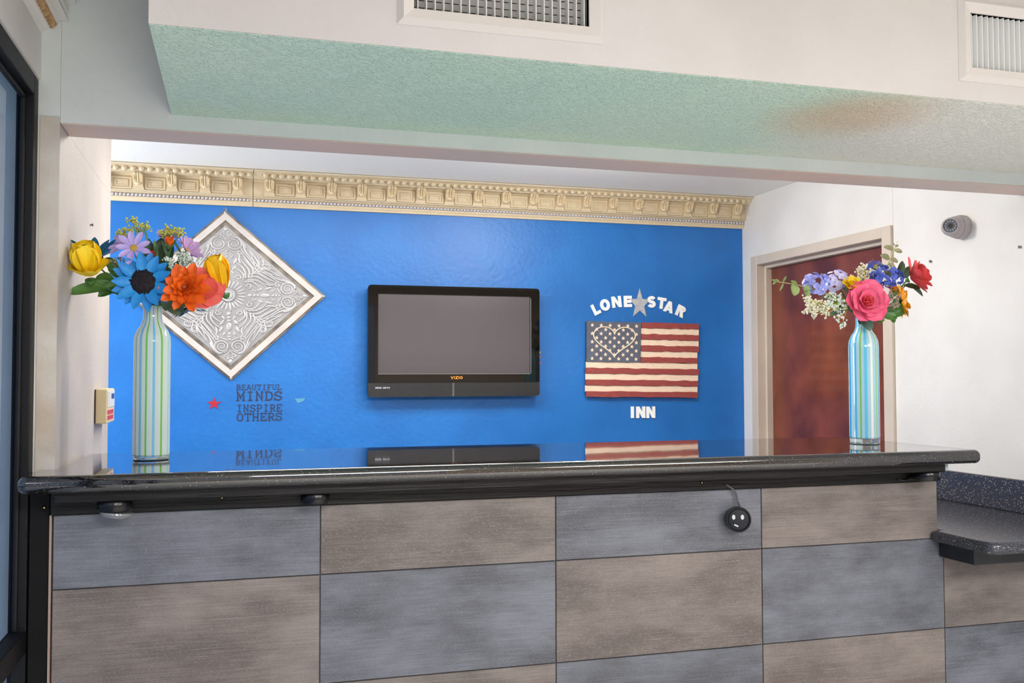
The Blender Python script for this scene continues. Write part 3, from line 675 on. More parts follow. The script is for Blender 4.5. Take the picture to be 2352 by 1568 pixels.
for word, u0, u1, v0, v1, wt in (('BEAUTIFUL', 542.5, 647, 883, 895, .12), ('MINDS', 543, 648.5, 899, 919.5, .15), ('INSPIRE', 543, 648, 929, 945, .13), ('OTHERS', 543, 648.5, 948.5, 966, .14)):
    b = MB(); n = len(word); pa, pb = onY(u0, (v0 + v1) / 2, DW - .0016), onY(u1, (v0 + v1) / 2, DW - .0016)
    zt_, zb_ = onY((u0 + u1) / 2, v0, DW - .0016).z, onY((u0 + u1) / 2, v1, DW - .0016).z
    pitch = (pb.x - pa.x) / (n - .10); H_ = zt_ - zb_; Wg = pitch * .90
    for i, ch in enumerate(word):
        x0 = pa.x + i * pitch; dz = (pb.z - pa.z) * (i / n)
        def f(x, y, x0=x0): return Vector((x0 + x / .86 * Wg, DW - .0016, zb_ + y * H_ + (x0 - (pa.x + pb.x) / 2) * .004))
        glyph_mesh(b, slabg(ch), wt, f, .001)
    b.build('word', QK, QT)

# ------------------------------------------------------------------ wooden flag
YG = DW - .022
ftl, ftr, fbl, fbr = onY(1345.5, 736.5, YG), onY(1607, 743.5, YG), onY(1344.5, 911.5, YG), onY(1602.5, 913.5, YG)
def fuv(s, t_): a = ftl.lerp(ftr, s); b = fbl.lerp(fbr, s); return a.lerp(b, t_)
FG = thing('wooden_flag', fuv(.5, 1), 'carved wooden stars and stripes flag with a heart in its blue corner', 'flag')
FRED = mat('barn_red_wood', (160, 72, 68), .6, c2=(140, 60, 58), nscale=30, stretch=(1, 1, 6)); FCRM = mat('cream_wood', (246, 224, 200), .6, c2=(236, 210, 184), nscale=30, stretch=(1, 1, 6)); FNAV = mat('slate_blue_wood', (94, 100, 116), .6, c2=(82, 88, 104), nscale=25)
MB().prism([Vector((p.x, DW - .001, p.z)) for p in (fuv(.01, .01), fuv(.985, .01), fuv(.985, .985), fuv(.01, .985))], (0, -.010, 0)).build('backing', mat('dark_backing', (40, 26, 26), .7), FG)
rf = random.Random(3)
CS = (1470 - 1345.5) / (1607 - 1345.5); CT = 7 / 13
def edge(s0, s1, t_, amp, n=16, seed=0):
    r_ = random.Random(seed); return [(s0 + (s1 - s0) * i / n, t_ + (r_.uniform(-1, 1) * amp if 0 < i < n else 0)) for i in range(n + 1)]
for i in range(13):
    s0 = CS + .004 if i < 7 else .0 + rf.uniform(0, .008); s1 = 1 + rf.uniform(-.012, .004); red = i % 2 == 0
    e1 = edge(s0, s1, i / 13, .006, seed=i); e2 = edge(s0, s1, (i + 1) / 13 - (.003 if red else -.004), .006, seed=i + 1)
    poly = e1 + e2[::-1]; th = .014 if red else .008
    P = [fuv(*q) for q in poly]; P = [Vector((p.x, DW - .0112, p.z)) for p in P]
    MB().prism(P, (0, -th if red else -th, 0)).build('stripe', FRED if red else FCRM, FG)
cn = edge(.008, CS, 0.003, .002, seed=91) + edge(.008, CS, CT - .004, .006, seed=92)[::-1]
CN = MB().prism([Vector((fuv(*q).x, DW - .0112, fuv(*q).z)) for q in cn], (0, -.014, 0)).build('canton', FNAV, FG)
yst = DW - .0253
k = (fuv(1, 0) - fuv(0, 0)).length
st_me = MB().prism([(x * k * .0165, 0, y * k * .0165) for x, y in star_pts(5, .48)], (0, -.0025, 0)).mesh('star', FCRM)
for rI in range(9):
    nst = 6 if rI % 2 == 0 else 5
    for j in range(nst):
        s = .053 + (j + (0 if nst == 6 else .5)) * .0763; t_ = .055 + rI * .0548
        p = fuv(s, t_); inst('star', st_me, CN, Matrix.Translation((p.x, yst, p.z)) @ Matrix.Rotation(rf.uniform(-.2, .2), 4, 'Y'))
hp = []
for i in range(49):
    a = 2 * pi * i / 48; hx = 16 * math.sin(a) ** 3; hy = 13 * math.cos(a) - 5 * math.cos(2 * a) - 2 * math.cos(3 * a) - math.cos(4 * a); hp.append((hx / 17, hy / 17))
H0 = []
for hx, hy in hp[:-1]:
    p = fuv(.245 + hx * .192, .275 - (hy - (-.16)) * .235); H0.append((p.x, yst - .001, p.z))
MB().tube(H0, .0032, 6, closed=True).build('heart', FCRM, CN, True, label='raised cream heart outline')

# ------------------------------------------------------------------ television
YTV = DW - .075
def tvp(u, v, Y=YTV): return onY(u, v, Y)
tl, tr, bl_, br_ = tvp(845, 655), tvp(1240, 661), tvp(845, 913), tvp(1239, 908)
x0, x1 = (tl.x + bl_.x) / 2, (tr.x + br_.x) / 2; z1, z0 = (tl.z + tr.z) / 2, (bl_.z + br_.z) / 2
TV = thing('television', ((x0 + x1) / 2, DW - .03, z0), 'small black flat television hung on the blue wall', 'television')
def rrect(x0, x1, z0, z1, r, n=5):
    pts = []
    for cx, cz, a in ((x1 - r, z1 - r, 0), (x0 + r, z1 - r, 90), (x0 + r, z0 + r, 180), (x1 - r, z0 + r, 270)):
        pts += [(cx + r * math.cos(R(a + 90 * i / n)), cz + r * math.sin(R(a + 90 * i / n))) for i in range(n + 1)]
    return pts
sx0, sx1 = tvp(868.5, 760).x, tvp(1218, 760).x; sz1, sz0 = (tvp(1043, 677).z), (tvp(1043, 857).z)
zsp = tvp(1043, 877.5).z
MB().prism([(x, YTV + .012, z) for x, z in rrect(x0 + .004, x1 - .004, z0 + .004, z1 - .004, .016)], (0, .045, 0)).build('back_shell', BLACK, TV, True)
MB().box(((x0 + x1) / 2 - .1, YTV + .0575, (z0 + z1) / 2 - .1), ((x0 + x1) / 2 + .1, DW - .001, (z0 + z1) / 2 + .1)).build('wall_bracket', BLACK, TV)
# bezel ring: outer rounded outline with a rectangular hole, in four pieces joined as one part
fz = MB()
for a, b_ in (((x0, YTV, sz1), (x1, YTV + .012, z1)), ((x0, YTV, zsp), (x1, YTV + .012, sz0)), ((x0, YTV, sz0), (sx0, YTV + .012, sz1)), ((sx1, YTV, sz0), (x1, YTV + .012, sz1))): fz.box(a, b_)
out = rrect(x0, x1, z0, z1, .016)
top = [(x, z) for x, z in out if z >= (z0 + z1) / 2]
top = sorted([q for q in top if q[0] > (x0 + x1) / 2], key=lambda q: q[1]) + sorted([q for q in top if q[0] <= (x0 + x1) / 2], key=lambda q: -q[1])
fz = MB()
fz.prism([(x, YTV, z) for x, z in [(x1, sz1)] + top + [(x0, sz1)]], (0, .012, 0))
fz.box((x0, YTV, zsp), (x1, YTV + .012, sz0)).box((x0, YTV, sz0), (sx0, YTV + .012, sz1)).box((sx1, YTV, sz0), (x1, YTV + .012, sz1))
BZ = fz.build('bezel', GLOSSBLK, TV, True, label='glossy black bezel')
bot = [(x, z) for x, z in out if z < (z0 + z1) / 2]
bot = sorted([q for q in bot if q[0] <= (x0 + x1) / 2], key=lambda q: -q[1]) + sorted([q for q in bot if q[0] > (x0 + x1) / 2], key=lambda q: q[1])
SG = MB().prism([(x, YTV + .002, z) for x, z in [(x0, zsp - .001)] + bot + [(x1, zsp - .001)]], (0, .010, 0)).build('speaker_grille', mat('grille_black', (22, 21, 24), .35, bump=.6, bscale=900, bdist=.002), TV, True)
MB().box((sx0, YTV + .007, sz0), (sx1, YTV + .0118, sz1)).build('screen', mat('lcd_screen', (74, 68, 72), .38, spec=.5), TV, label='dark grey matte screen')
LITE = mat('screen_trim', (120, 118, 120), .4)
MB().box((sx0, YTV + .001, sz0 - .004), (sx1, YTV - .001, sz0 - .001)).box((sx1 + .001, YTV + .001, sz0), (sx1 + .004, YTV - .001, sz1 - .01)).build('screen_trim', LITE, TV)
ORA = mat('lit_orange_logo', (255, 150, 60), .4, emit=(255, 140, 50), estr=.7)
b = MB(); uu = 1035.5
for ch, w in (('V', 1.0), ('I', .3), ('Z', .95), ('I', .3), ('O', 1.0)):
    f, c = place_on(uu + w * 3.1, 867, 6.2, w, 0, YTV - .0012, 1.0); glyph_mesh(b, sans(ch, .17, w), .17, f, .001); uu += w * 6.2 + 1.3
b.build('logo', ORA, BZ, label='lit orange word VIZIO')
b = MB(); uu = 862
for ch, w in (('H', .9), ('D', .9), ('M', 1.1), ('I', .3), (' ', .5), ('O', .9), ('D', .9), ('T', .9), ('V', .9)):
    if ch != ' ':
        f, c = place_on(uu + w * 2, 890.5, 3.8, w, 0, YTV + .0008, 1.0); glyph_mesh(b, sans(ch, .24, w), .24, f, .001)
    uu += w * 3.8 + .7
b.build('badge', mat('badge_print', (190, 196, 210), .4), SG, label='small HDMI HDTV badge')
MB().box((tvp(1039, 895).x, YTV + .0005, z0 + .002), (tvp(1043.5, 895).x, YTV + .0018, zsp - .003)).build('grille_rib', mat('grille_rib', (84, 82, 84), .4), SG)
for v, cc in ((809.5, (230, 190, 40)), (819, (235, 90, 40)), (833, (240, 50, 110))):
    p = tvp(1240.3, v); MB().bbox((p.x - .004, YTV + .004, p.z - .0055), (p.x + .0035, YTV + .012, p.z + .0055), .001, 1).build('side_button', mat('button_%d' % v, cc, .4), TV)

# ------------------------------------------------------------------ diamond plaque
dT, dR, dB = onY(517, 481, DW - .02), onY(749, 680, DW - .02), onY(531, 874, DW - .02)
dC = (dT + dB) / 2; EX = (dR - dC) / 1.237; EZ = (dT - dC) / 1.237; EX.y = EZ.y = 0
def PL(p, q, y=0): v = dC + EX * p + EZ * q; return Vector((v.x, DW - y, v.z))
PQ = thing('wall_plaque', PL(0, -1.237, .01), 'large embossed white diamond plaque with scrollwork on the blue wall', 'wall art')
def dia(h): return [(h, 0), (0, h), (-h, 0), (0, -h)]
MB().prism([PL(p, q, .001) for p, q in dia(1.237)], (0, -.007, 0)).build('backing', DARKEDGE, PQ)
def drings(h1, h0, y0, y1, name, m, bev=0):
    A, B_ = dia(h1), dia(h0)
    for i in range(4):
        j = (i + 1) % 4; P = [PL(*A[i], y0), PL(*A[j], y0), PL(*B_[j], y0), PL(*B_[i], y0)]
        b = MB().prism(P, (0, -(y1 - y0), 0)); b.build(name, m, PQ)
drings(1.195, 1.085, .0082, .020, 'frame_rail', mat('plaque_white', (206, 199, 195), .45, c2=(194, 186, 182), nscale=12))
drings(1.083, 1.02, .0082, .013, 'groove', DARKEDGE)
MB().prism([PL(p, q, .0082) for p, q in dia(1.018)], (0, -.004, 0)).build('panel', PANELG, PQ)
YP = .0125
ds = EX.length
def tubeP(pts, r, name='scroll', flat=.75):
    """a half-round bead of scrollwork along plaque coordinates"""
    n = len(pts); r = r if isinstance(r, (list, tuple)) else [r * (.55 + .45 * math.sin(pi * min(1, .15 + i / (n - 1)))) for i in range(n)]
    b = MB().tube([PL(p, q, YP + .001) for p, q in pts], [x * ds for x in r], 6); b.build(name, PANELW, PQ, 'all')
def spiral(c, r0, r1, turns, a0, hand=1, n=None):
    n = n or int(turns * 14); return [(c[0] + (r0 + (r1 - r0) * i / n) * math.cos(a0 + hand * 2 * pi * turns * i / n), c[1] + (r0 + (r1 - r0) * i / n) * math.sin(a0 + hand * 2 * pi * turns * i / n)) for i in range(n + 1)]
def c2(P, n=6): return [(v.x, v.y) for v in catmull([(x, y, 0) for x, y in P], n)]
def blob(c, a, la, wa, name='leaf_bead'):
    b = MB(); b.ball((0, 0, 0), (la * ds, wa * ds, .006), 10, 6)
    o = PL(c[0], c[1], YP); M = Matrix.Translation(o) @ Matrix.Rotation(0, 4, 'Y'); vs = []
    ca, sa = math.cos(a), math.sin(a)
    for x, y, z in b.v:
        p = (x * ca - y * sa) / ds; q = (x * sa + y * ca) / ds; vs.append(PL(c[0] + p, c[1] + q, YP + z * .7))
    b.v = [tuple(v) for v in vs]; b.build(name, PANELW, PQ, 'all')
for k in range(4):
    ck, sk = [(1, 0), (0, 1), (-1, 0), (0, -1)][k]
    def rot(P, m=1): return [(p * ck - q * m * sk, p * sk + q * m * ck) for p, q in P]
    ang = k * pi / 2
    # spear along the axis
    for p, l, w in ((.27, .03, .028), (.325, .022, .026), (.37, .022, .026), (.455, .07, .036), (.56, .025, .018), (.60, .015, .026), (.64, .02, .018)): blob(rot([(p, 0)])[0], ang, l, w, 'spear_bead')
    blob(rot([(.96, 0)])[0], ang, .035, .026, 'tip_bead')
    for m in (1, -1):
        T = lambda P: rot(P, m)
        # big volute with its sweeping tail
        tubeP(T(c2([(.36, .44), (.50, .33), (.62, .245), (.74, .205), (.83, .155), (.845, .10)]) + spiral((.745, .098), .10, .022, 2.1, .1, 1)), .0135, 'volute')
        tubeP(T(c2([(.40, .36), (.52, .285), (.63, .205), (.70, .175)])), .012)
        tubeP(T(c2([(.34, .40), (.42, .31), (.53, .235), (.60, .19), (.655, .13)])), .012)
        tubeP(T(c2([(.66, .02), (.64, .06), (.62, .11), (.66, .15)])), .010)
        tubeP(T(spiral((.625, .165), .036, .01, 1.3, 1.2, 1)), .010, 'small_scroll')
        # cresting at the corner
        tubeP(T(c2([(.80, .005), (.835, .02), (.87, .062)]) + spiral((.875, .042), .026, .008, 1.2, 1.6, -1)), .009, 'small_scroll')
        tubeP(T(c2([(.80, .02), (.825, .06), (.83, .105), (.865, .112)])), .009)
        blob(T([(.915, .026)])[0], ang + m * .9, .026, .012)
        # acanthus near the rosette
        tubeP(T(spiral((.255, .135), .04, .01, 1.4, -1.9, 1)), .011, 'small_scroll')
        for j, (a_, b_, c_, d_) in enumerate((((.22, .185), (.30, .20), (.36, .15), (.42, .065)), ((.24, .22), (.34, .22), (.43, .17), (.50, .08)), ((.25, .26), (.36, .27), (.47, .20), (.56, .14)), ((.27, .30), (.37, .32), (.45, .27), (.54, .21)), ((.46, .17), (.52, .15), (.58, .16), (.61, .12)), ((.68, .24), (.74, .225), (.80, .19), (.86, .14)), ((.43, .40), (.52, .37), (.60, .32), (.66, .29)))):
            tubeP(T(c2([a_, b_, c_, d_])), .0135, 'acanthus_strand')
        blob(T([(.395, .085)])[0], ang + m * .55, .05, .018); blob(T([(.50, .105)])[0], ang + m * .35, .055, .02); blob(T([(.56, .065)])[0], ang + m * .5, .035, .014)
        blob(T([(.33, .065)])[0], ang - m * .5, .04, .014)
        # fluted stem towards the middle of each side and the volute pair there
        for j in range(2): tubeP(T([(.20 + j * .028, .155 + .0 * j + .03), (.30 + j * .03, .268)]), .009, 'flute')
        tubeP(T(c2([(.33, .33), (.40, .39), (.47, .40), (.56, .385), (.60, .36)])), .010)
        tubeP(T(c2([(.31, .34), (.37, .42), (.43, .445), (.515, .455), (.545, .42)]) + spiral((.50, .415), .045, .012, 1.6, .2, -1)), .011, 'volute')
        tubeP(T(c2([(.38, .36), (.48, .33), (.60, .30), (.68, .27)])), .010)
    blob(rot([(.335, .335)])[0], ang + pi / 4, .055, .02)
for j in range(24):
    a = 2 * pi * j / 24 + pi / 24
    blob((.165 * math.cos(a), .165 * math.sin(a)), a, .065 if j % 3 else .075, .016, 'rosette_petal')
cM = basis(EX.normalized(), EZ.normalized(), Vector((0, -1, 0)), PL(0, 0, YP))
MB().lathe([(.088 * ds, 0), (.088 * ds, .006), (.078 * ds, .009), (.068 * ds, .007), (.062 * ds, .007), (.05 * ds, .011), (0, .012)], M=cM, seg=28).build('rosette_centre', PANELW, PQ, True)
for p, q in ((0, 1.20), (1.205, 0), (0, -1.20)):
    c = PL(p, q, .008); MB().ball(c + Vector((0, -.001, 0)), (.006, .004, .006), 8, 6).build('nail', mat('nail_steel', (200, 198, 195), .35, metal=.6), PQ, True)
c = PL(0, 1.225, .008); MB().tube(catmull([c + Vector((-.008, 0, .006)), c + Vector((0, -.004, .012)), c + Vector((.006, -.003, .002)), c + Vector((0, -.003, -.014))], 5), .0016, 6).build('hanging_wire', mat('wire', (150, 140, 130), .4, metal=.5), PQ, True)

# ------------------------------------------------------------------ alarm keypad on the wing wall
ka, kb = onX(216, 935, XL), onX(240, 935, XL)
kp0 = onX(217, 893, XL); kp1 = onX(217, 973, XL)
YK0, ZK1, ZK0 = kp0.y, kp0.z, kp1.z
KW = .19; KT = .036
KP = thing('alarm_keypad', (XL, YK0 + KW / 2, ZK0), 'cream alarm keypad with red labels on the wing wall end', 'keypad')
KC = mat('aged_cream_plastic', (214, 196, 156), .5)
MB().bbox((XL + .003, YK0, ZK0), (XL + KT, YK0 + KW, ZK1), .004, 2).build('case', KC, KP, True)
MB().box((XL + .0005, YK0 - .001, ZK0 + .002), (XL + .003, YK0 + KW - .01, ZK1 - .002)).build('wall_plate', mat('keypad_dark', (70, 50, 60), .6), KP)
HK = ZK1 - ZK0
BP_ = MB().bbox((XL + KT, YK0 + .012, ZK0 + HK * .46), (XL + KT + .002, YK0 + KW - .012, ZK1 - HK * .06), .0008, 1).build('button_panel', mat('keypad_panel', (216, 214, 214), .4), KP)
MB().box((XL + KT + .002, YK0 + KW * .5, ZK1 - HK * .30), (XL + KT + .003, YK0 + KW * .85, ZK1 - HK * .15)).build('display', mat('keypad_display', (52, 54, 52), .2), BP_)
RED = mat('red_label', (196, 60, 66), .5)
for z in (.26, .10):
    MB().box((XL + KT, YK0 + .015, ZK0 + HK * z), (XL + KT + .0012, YK0 + KW * .66, ZK0 + HK * (z + .12))).build('red_label', RED, KP)
    MB().box((XL + KT, YK0 + KW * .69, ZK0 + HK * z), (XL + KT + .0012, YK0 + KW * .82, ZK0 + HK * (z + .12))).build('red_label', RED, KP)
for i in range(5):
    MB().ball((XL + KT + .002, YK0 + KW * .24, ZK1 - HK * (.12 + i * .08)), (.0012, .003, .003), 6, 4).build('button', mat('keypad_button', (190, 186, 188), .4), BP_)

# ------------------------------------------------------------------ dome camera on the right wall
pc = onX(2212, 522, XR); SC = thing('security_camera', pc, 'grey dome security camera on the white wall above the door side', 'camera')
CAMG = mat('camera_grey', (170, 160, 163), .4); kk = (pc - CAM).dot(FWD) / F
r0 = 27 * kk
Mx = Matrix.Translation(pc) @ Matrix.Rotation(R(-90), 4, 'Y')          # local z points away from the wall
MB().lathe([(0, .0005), (r0 * 1.02, .0005), (r0 * 1.0, r0 * .55), (r0 * .96, r0 * .62), (r0 * .9, r0 * .63), (0, r0 * .63)], M=Mx, seg=32).build('base', CAMG, SC, True)
MB().lathe([(r0 * .94, r0 * .64), (r0 * .95, r0 * .75), (r0 * .88, r0 * 1.05), (r0 * .80, r0 * 1.2), (r0 * .6, r0 * 1.2), (r0 * .6, r0 * .64)], M=Mx, seg=32, closed=True).build('collar', CAMG, SC, True)
cb = pc + Vector((-r0 * 1.22, 0, 0)); look = (onX(2190, 521, XR) - cb).normalized()
look = Vector((-1, -1.0, -.04)).normalized(); sd = look.cross(Vector((0, 0, 1))).normalized(); ud = sd.cross(look); Mb = basis(sd, ud, look, cb)
rb = r0 * .80
pr = [(0, -rb)] + [(rb * math.cos(a), rb * math.sin(a)) for a in [R(-80 + i * 10) for i in range(11)]] + [(rb * .84, rb * .9), (rb * .80, rb * 1.02), (rb * .72, rb * 1.02), (rb * .70, rb * .92), (0, rb * .92)]
EB = MB().lathe(pr, M=Mb, seg=28).build('eyeball', CAMG, SC, True)
MB().lathe([(rb * .69, rb * .925), (rb * .69, rb * .95), (0, rb * .955)], M=Mb, seg=24).build('lens_window', mat('camera_window', (96, 98, 110), .12), EB, True)
MB().lathe([(rb * .24, rb * .956), (rb * .24, rb * 1.0), (rb * .19, rb * 1.0), (rb * .16, rb * .97), (0, rb * .97)], M=Mb, seg=20).build('lens', mat('camera_lens', (60, 56, 50), .1), EB, True)
for i in range(12):
    a = i * pi / 6; MB().ball(Mb @ Vector((rb * .5 * math.cos(a), rb * .5 * math.sin(a), rb * .957)), rb * .06, 6, 4).build('infrared_diode', mat('diode', (210, 212, 206), .3), EB, True)
a0, a1 = R(115), R(205)
b = MB(); n = 10
for i in range(n + 1):
    a = R(150) + (R(255) - R(150)) * i / n
    for z in (r0 * .08, r0 * .46): b.v.append(tuple(Mx @ Vector((r0 * 1.03 * math.cos(a + pi), r0 * 1.03 * math.sin(a + pi), z))))
b.f = [(2 * i, 2 * i + 1, 2 * i + 3, 2 * i + 2) for i in range(n)]
b.build('sticker', mat('sticker_white', (214, 214, 204), .5), SC)
# screws left in the walls
SCREW = mat('screw_grey', (110, 100, 92), .4, metal=.5)
def screw(p, d, label):
    M = basis(d.orthogonal().normalized(), d.cross(d.orthogonal()).normalized(), d, p)
    tag(MB().lathe([(0, .008), (.004, .008), (.0055, .006), (.0022, .004), (.0022, .0003), (0, .0003)], M=M, seg=12).build('wall_screw', SCREW, None, True), label, 'screw')
screw(onX(207.5, 516, XL), Vector((1, 0, 0)), 'small steel screw high on the wing wall above the yellow flower')
screw(onX(2139, 600, XR), Vector((-1, 0, 0)), 'bare screw in the white wall below the dome camera')
screw(onX(2344, 567, XR), Vector((-1, 0, 0)), 'bare screw in the white wall farthest from the door frame')

# ------------------------------------------------------------------ air vents in the soffit
VW = mat('vent_enamel', (208, 202, 198), .4); VS = mat('vent_slat_grey', (222, 224, 222), .4); VD = mat('vent_dark', (150, 145, 140), .7)
def vent(x0, x1, z0, z1, label, pitch, ang, back):
    t = thing('air_vent', ((x0 + x1) / 2, YS, z0), label, 'vent')
    o = .034; y = YS - .0005
    A = [(x0 - o, z0 - o), (x1 + o, z0 - o), (x1 + o, z1 + o), (x0 - o, z1 + o)]; B_ = [(x0, z0), (x1, z0), (x1, z1), (x0, z1)]
    b = MB()
    for i in range(4):
        j = (i + 1) % 4
        def fv(q, yy): return (q[0], yy, q[1])
        def inw(q, c, s=.012): return (q[0] + (s if q[0] < (x0 + x1) / 2 else -s), q[1] + (s if q[1] < (z0 + z1) / 2 else -s))
        A2 = [inw(q, 0) for q in A]
        b.add([fv(A[i], y), fv(A[j], y), fv(A2[j], y - .012), fv(A2[i], y - .012), fv(B_[j], y - .004), fv(B_[i], y - .004), fv(B_[j], y + .012), fv(B_[i], y + .012)],
              [(0, 1, 2, 3), (3, 2, 4, 5), (5, 4, 6, 7)])
    b.build('frame', VW, t)
    n = int((x1 - x0) / pitch)
    s_me = MB().bbox((-.0012, 0, z0 + .001), (.0012, .020, z1 - .001), .0008, 1).mesh('slat', VS, True)
    for i in range(n + 1):
        x = x0 + (i + .5) * (x1 - x0) / (n + 1)
        inst('slat', s_me, t, Matrix.Translation((x, YS + .001, 0)) @ Matrix.Rotation(R(ang), 4, 'Z'))
    if back:
        nb = int((z1 - z0) / .017)
        l_me = MB().box((x0 + .001, 0, -.0062), (x1 - .001, .0016, .0062)).mesh('louvre', mat('louvre_grey', (186, 180, 176), .5), False)
        for i in range(nb + 1): inst('louvre', l_me, t, Matrix.Translation((0, YS + .03, z0 + (i + .5) * (z1 - z0) / (nb + 1))) @ Matrix.Rotation(R(14), 4, 'X'))
    MB().box((x0 - .01, YS + .045, z0 - .01), (x1 + .01, YS + .048, z1 + .01)).build('duct_back', VD, t)
vent(v1x0, v1x1, v1z0, v1z1, 'white air vent with thin upright bars over grey louvres in the soffit', (v1x1 - v1x0) / 20.5, 0, True)
vent(v2x0, v2x1, v2z0, v2z1, 'white air vent with angled upright blades in the soffit, without louvres behind', .0165, 30, False)

# ------------------------------------------------------------------ vases
def px_m(p): return (p - CAM).dot(FWD) / F
WHT = (196, 214, 211); PALEB = (168, 202, 216)
def vase(u, v, prof_px, stripes, ground, label, glass_px, turn=0):
    b0 = onZ(u, v, ZC); k = px_m(b0); b0.z = ZC + .0008
    t = thing('vase', b0, label, 'vase')
    rg, hg = glass_px
    MB().lathe([(0, 0), (rg * k * .96, 0), (rg * k, .002), (rg * k, hg * k), (0, hg * k)], M=Matrix.Translation(b0), seg=40).build('glass_foot', mat('thick_clear_glass', (222, 240, 240), .03, trans=.85), t, True)
    outer = [(r_ * k, z * k) for r_, z in prof_px]; inner = [(max(r_ - .004, .001), z) for r_, z in outer[::-1]]
    inner[-1] = (inner[-1][0], inner[-1][1] + .006)
    o = MB().lathe(outer + inner, M=Matrix.Translation(b0), seg=48, closed=False).build('body', mat_stripes('striped_glass_%d' % int(u), stripes, ground), t, True)
    o.rotation_euler.z = turn
    top = b0 + Vector((0, 0, prof_px[-1][1] * k)); return t, b0, top, k
GR, LB, CYN, TEAL = (112, 184, 76), (110, 184, 226), (40, 160, 214), (64, 150, 200)
sl = [(.06, .03, GR), (.16, .035, LB), (.25, .016, TEAL), (.36, .045, LB), (.47, .03, GR), (.60, .04, LB), (.74, .035, GR), (.90, .03, (150, 206, 226))]
prl = [(38.5, 9), (40.5, 12), (40.5, 270), (39, 282), (34, 296), (26, 308), (21.5, 320), (20.5, 332), (20.5, 353)]
VL, vl0, vlt, kl = vase(347, 1055, prl, sl, WHT, 'striped glass vase with thin green and blue lines, nearer the window', (40, 9), R(-8))
sr_ = [(.05, .05, (70, 170, 220)), (.16, .03, GR), (.27, .06, (90, 190, 230)), (.40, .05, (224, 234, 230)), (.52, .03, (140, 204, 120)), (.62, .05, CYN), (.74, .04, (120, 196, 90)), (.88, .07, CYN)]
prr = [(32.5, 13), (33.5, 16), (33.5, 222), (32, 236), (27, 248), (20, 258), (17, 268), (16.5, 276), (16.5, 290)]
VR, vr0, vrt, kr = vase(1986.5, 1019, prr, sr_, PALEB, 'striped glass vase with broad turquoise stripes, standing in front of the door', (33, 12), R(12))

# ------------------------------------------------------------------ flowers
def petal(L_, W_, cup=.25, curl=.1, tip=.5, nl=7, nw=5, wave=0, notch=0, base=.25, fold=0, roll=0, pt=.5):
    """one petal: grows along +y from the origin, +z is its inner side"""
    vs_, fs_ = [], []
    for i in range(nl + 1):
        s = i / nl; w = W_ * (base + (1 - base) * math.sin(pi * min(1, s / tip) / 2) if s < tip else max(0, 1 - ((s - tip) / (1 - tip)) ** 2) ** pt)
        if i == nl: w = W_ * .12
        for j in range(nw + 1):
            t_ = j / nw * 2 - 1
            y = L_ * s - notch * L_ * (1 - abs(t_)) * max(0, s - .7)
            z = cup * W_ * t_ * t_ * (w / W_) + curl * L_ * s * s + wave * L_ * math.sin(5 * t_ + s * 4) * s + roll * L_ * max(0, s - .6) ** 2 * -2 + fold * abs(t_) * w
            vs_.append((t_ * w, y, z))
    for i in range(nl):
        for j in range(nw): a = i * (nw + 1) + j; fs_.append((a, a + 1, a + nw + 2, a + nw + 1))
    b = MB(); b.v = vs_; b.f = fs_; return b
PM = {}
def petal_me(key, m, *a, **k):
    if key not in PM: PM[key] = petal(*a, **k).mesh('petal', m, 'all')
    return PM[key]
def frame(n):
    n = Vector(n).normalized(); x = n.cross(Vector((0, 0, 1))); x = x.normalized() if x.length > 1e-4 else Vector((1, 0, 0)); return x, x.cross(n) * -1, n
def pet_mat(c, n, ang, elev, r0=0, tw=0, sc=1):
    """petal i at angle ang round normal n, raised elev radians out of the flower plane"""
    x, y, n = frame(n); rd = x * math.cos(ang) + y * math.sin(ang); tg = n.cross(rd)
    yy = rd * math.cos(elev) + n * math.sin(elev); zz = n * math.cos(elev) - rd * math.sin(elev); xx = yy.cross(zz)
    return basis(xx * sc, yy * sc, zz * sc, c + rd * r0) @ Matrix.Rotation(tw, 4, 'Y')
STEMG = mat('stem_green', (70, 110, 52), .5); LEAFG = mat('leaf_green', (96, 144, 70), .45, c2=(66, 112, 56), nscale=25); LEAFD = mat('leaf_dark', (64, 94, 54), .45, c2=(46, 72, 44), nscale=25); LEAFS = mat('leaf_sage', (110, 140, 104), .5, c2=(84, 116, 88), nscale=20)
rg = random.Random(11)
def P(u, v, v0, dy): return onY(u, v, v0.y + dy)
def flower(name, u, v, dy, vz, label, cat, group, n, stem=True, back=.012):
    v0, top = (vl0, vlt) if vz == 'L' else (vr0, vrt)
    c = P(u, v, v0, dy); n = Vector(n).normalized()
    t = thing(name, c, label, cat, group)
    if stem:
        lo = Vector((v0.x + (c.x - v0.x) * .06, v0.y + (c.y - v0.y) * .06, top.z - .06)); mid = Vector((v0.x + (c.x - v0.x) * .14, v0.y + (c.y - v0.y) * .14, top.z + .004))
        q = c - n * back; m2 = mid.lerp(q, .6) + Vector((0, 0, -.004))
        MB().tube(catmull([lo, mid, m2, q], 6), .0024, 6).build('stem', STEMG, t, True)
    return t, c, n
def calyx(t, c, n, r, m=LEAFG):
    x, y, n = frame(n); MB().lathe([(0, -r * 1.2), (r * .5, -r), (r, -.2 * r), (r * 1.02, 0), (0, 0)], M=basis(x, y, n, c - n * r * .3), seg=12).build('calyx', m, t, True)
def k_at(vz): return kl if vz == 'L' else kr

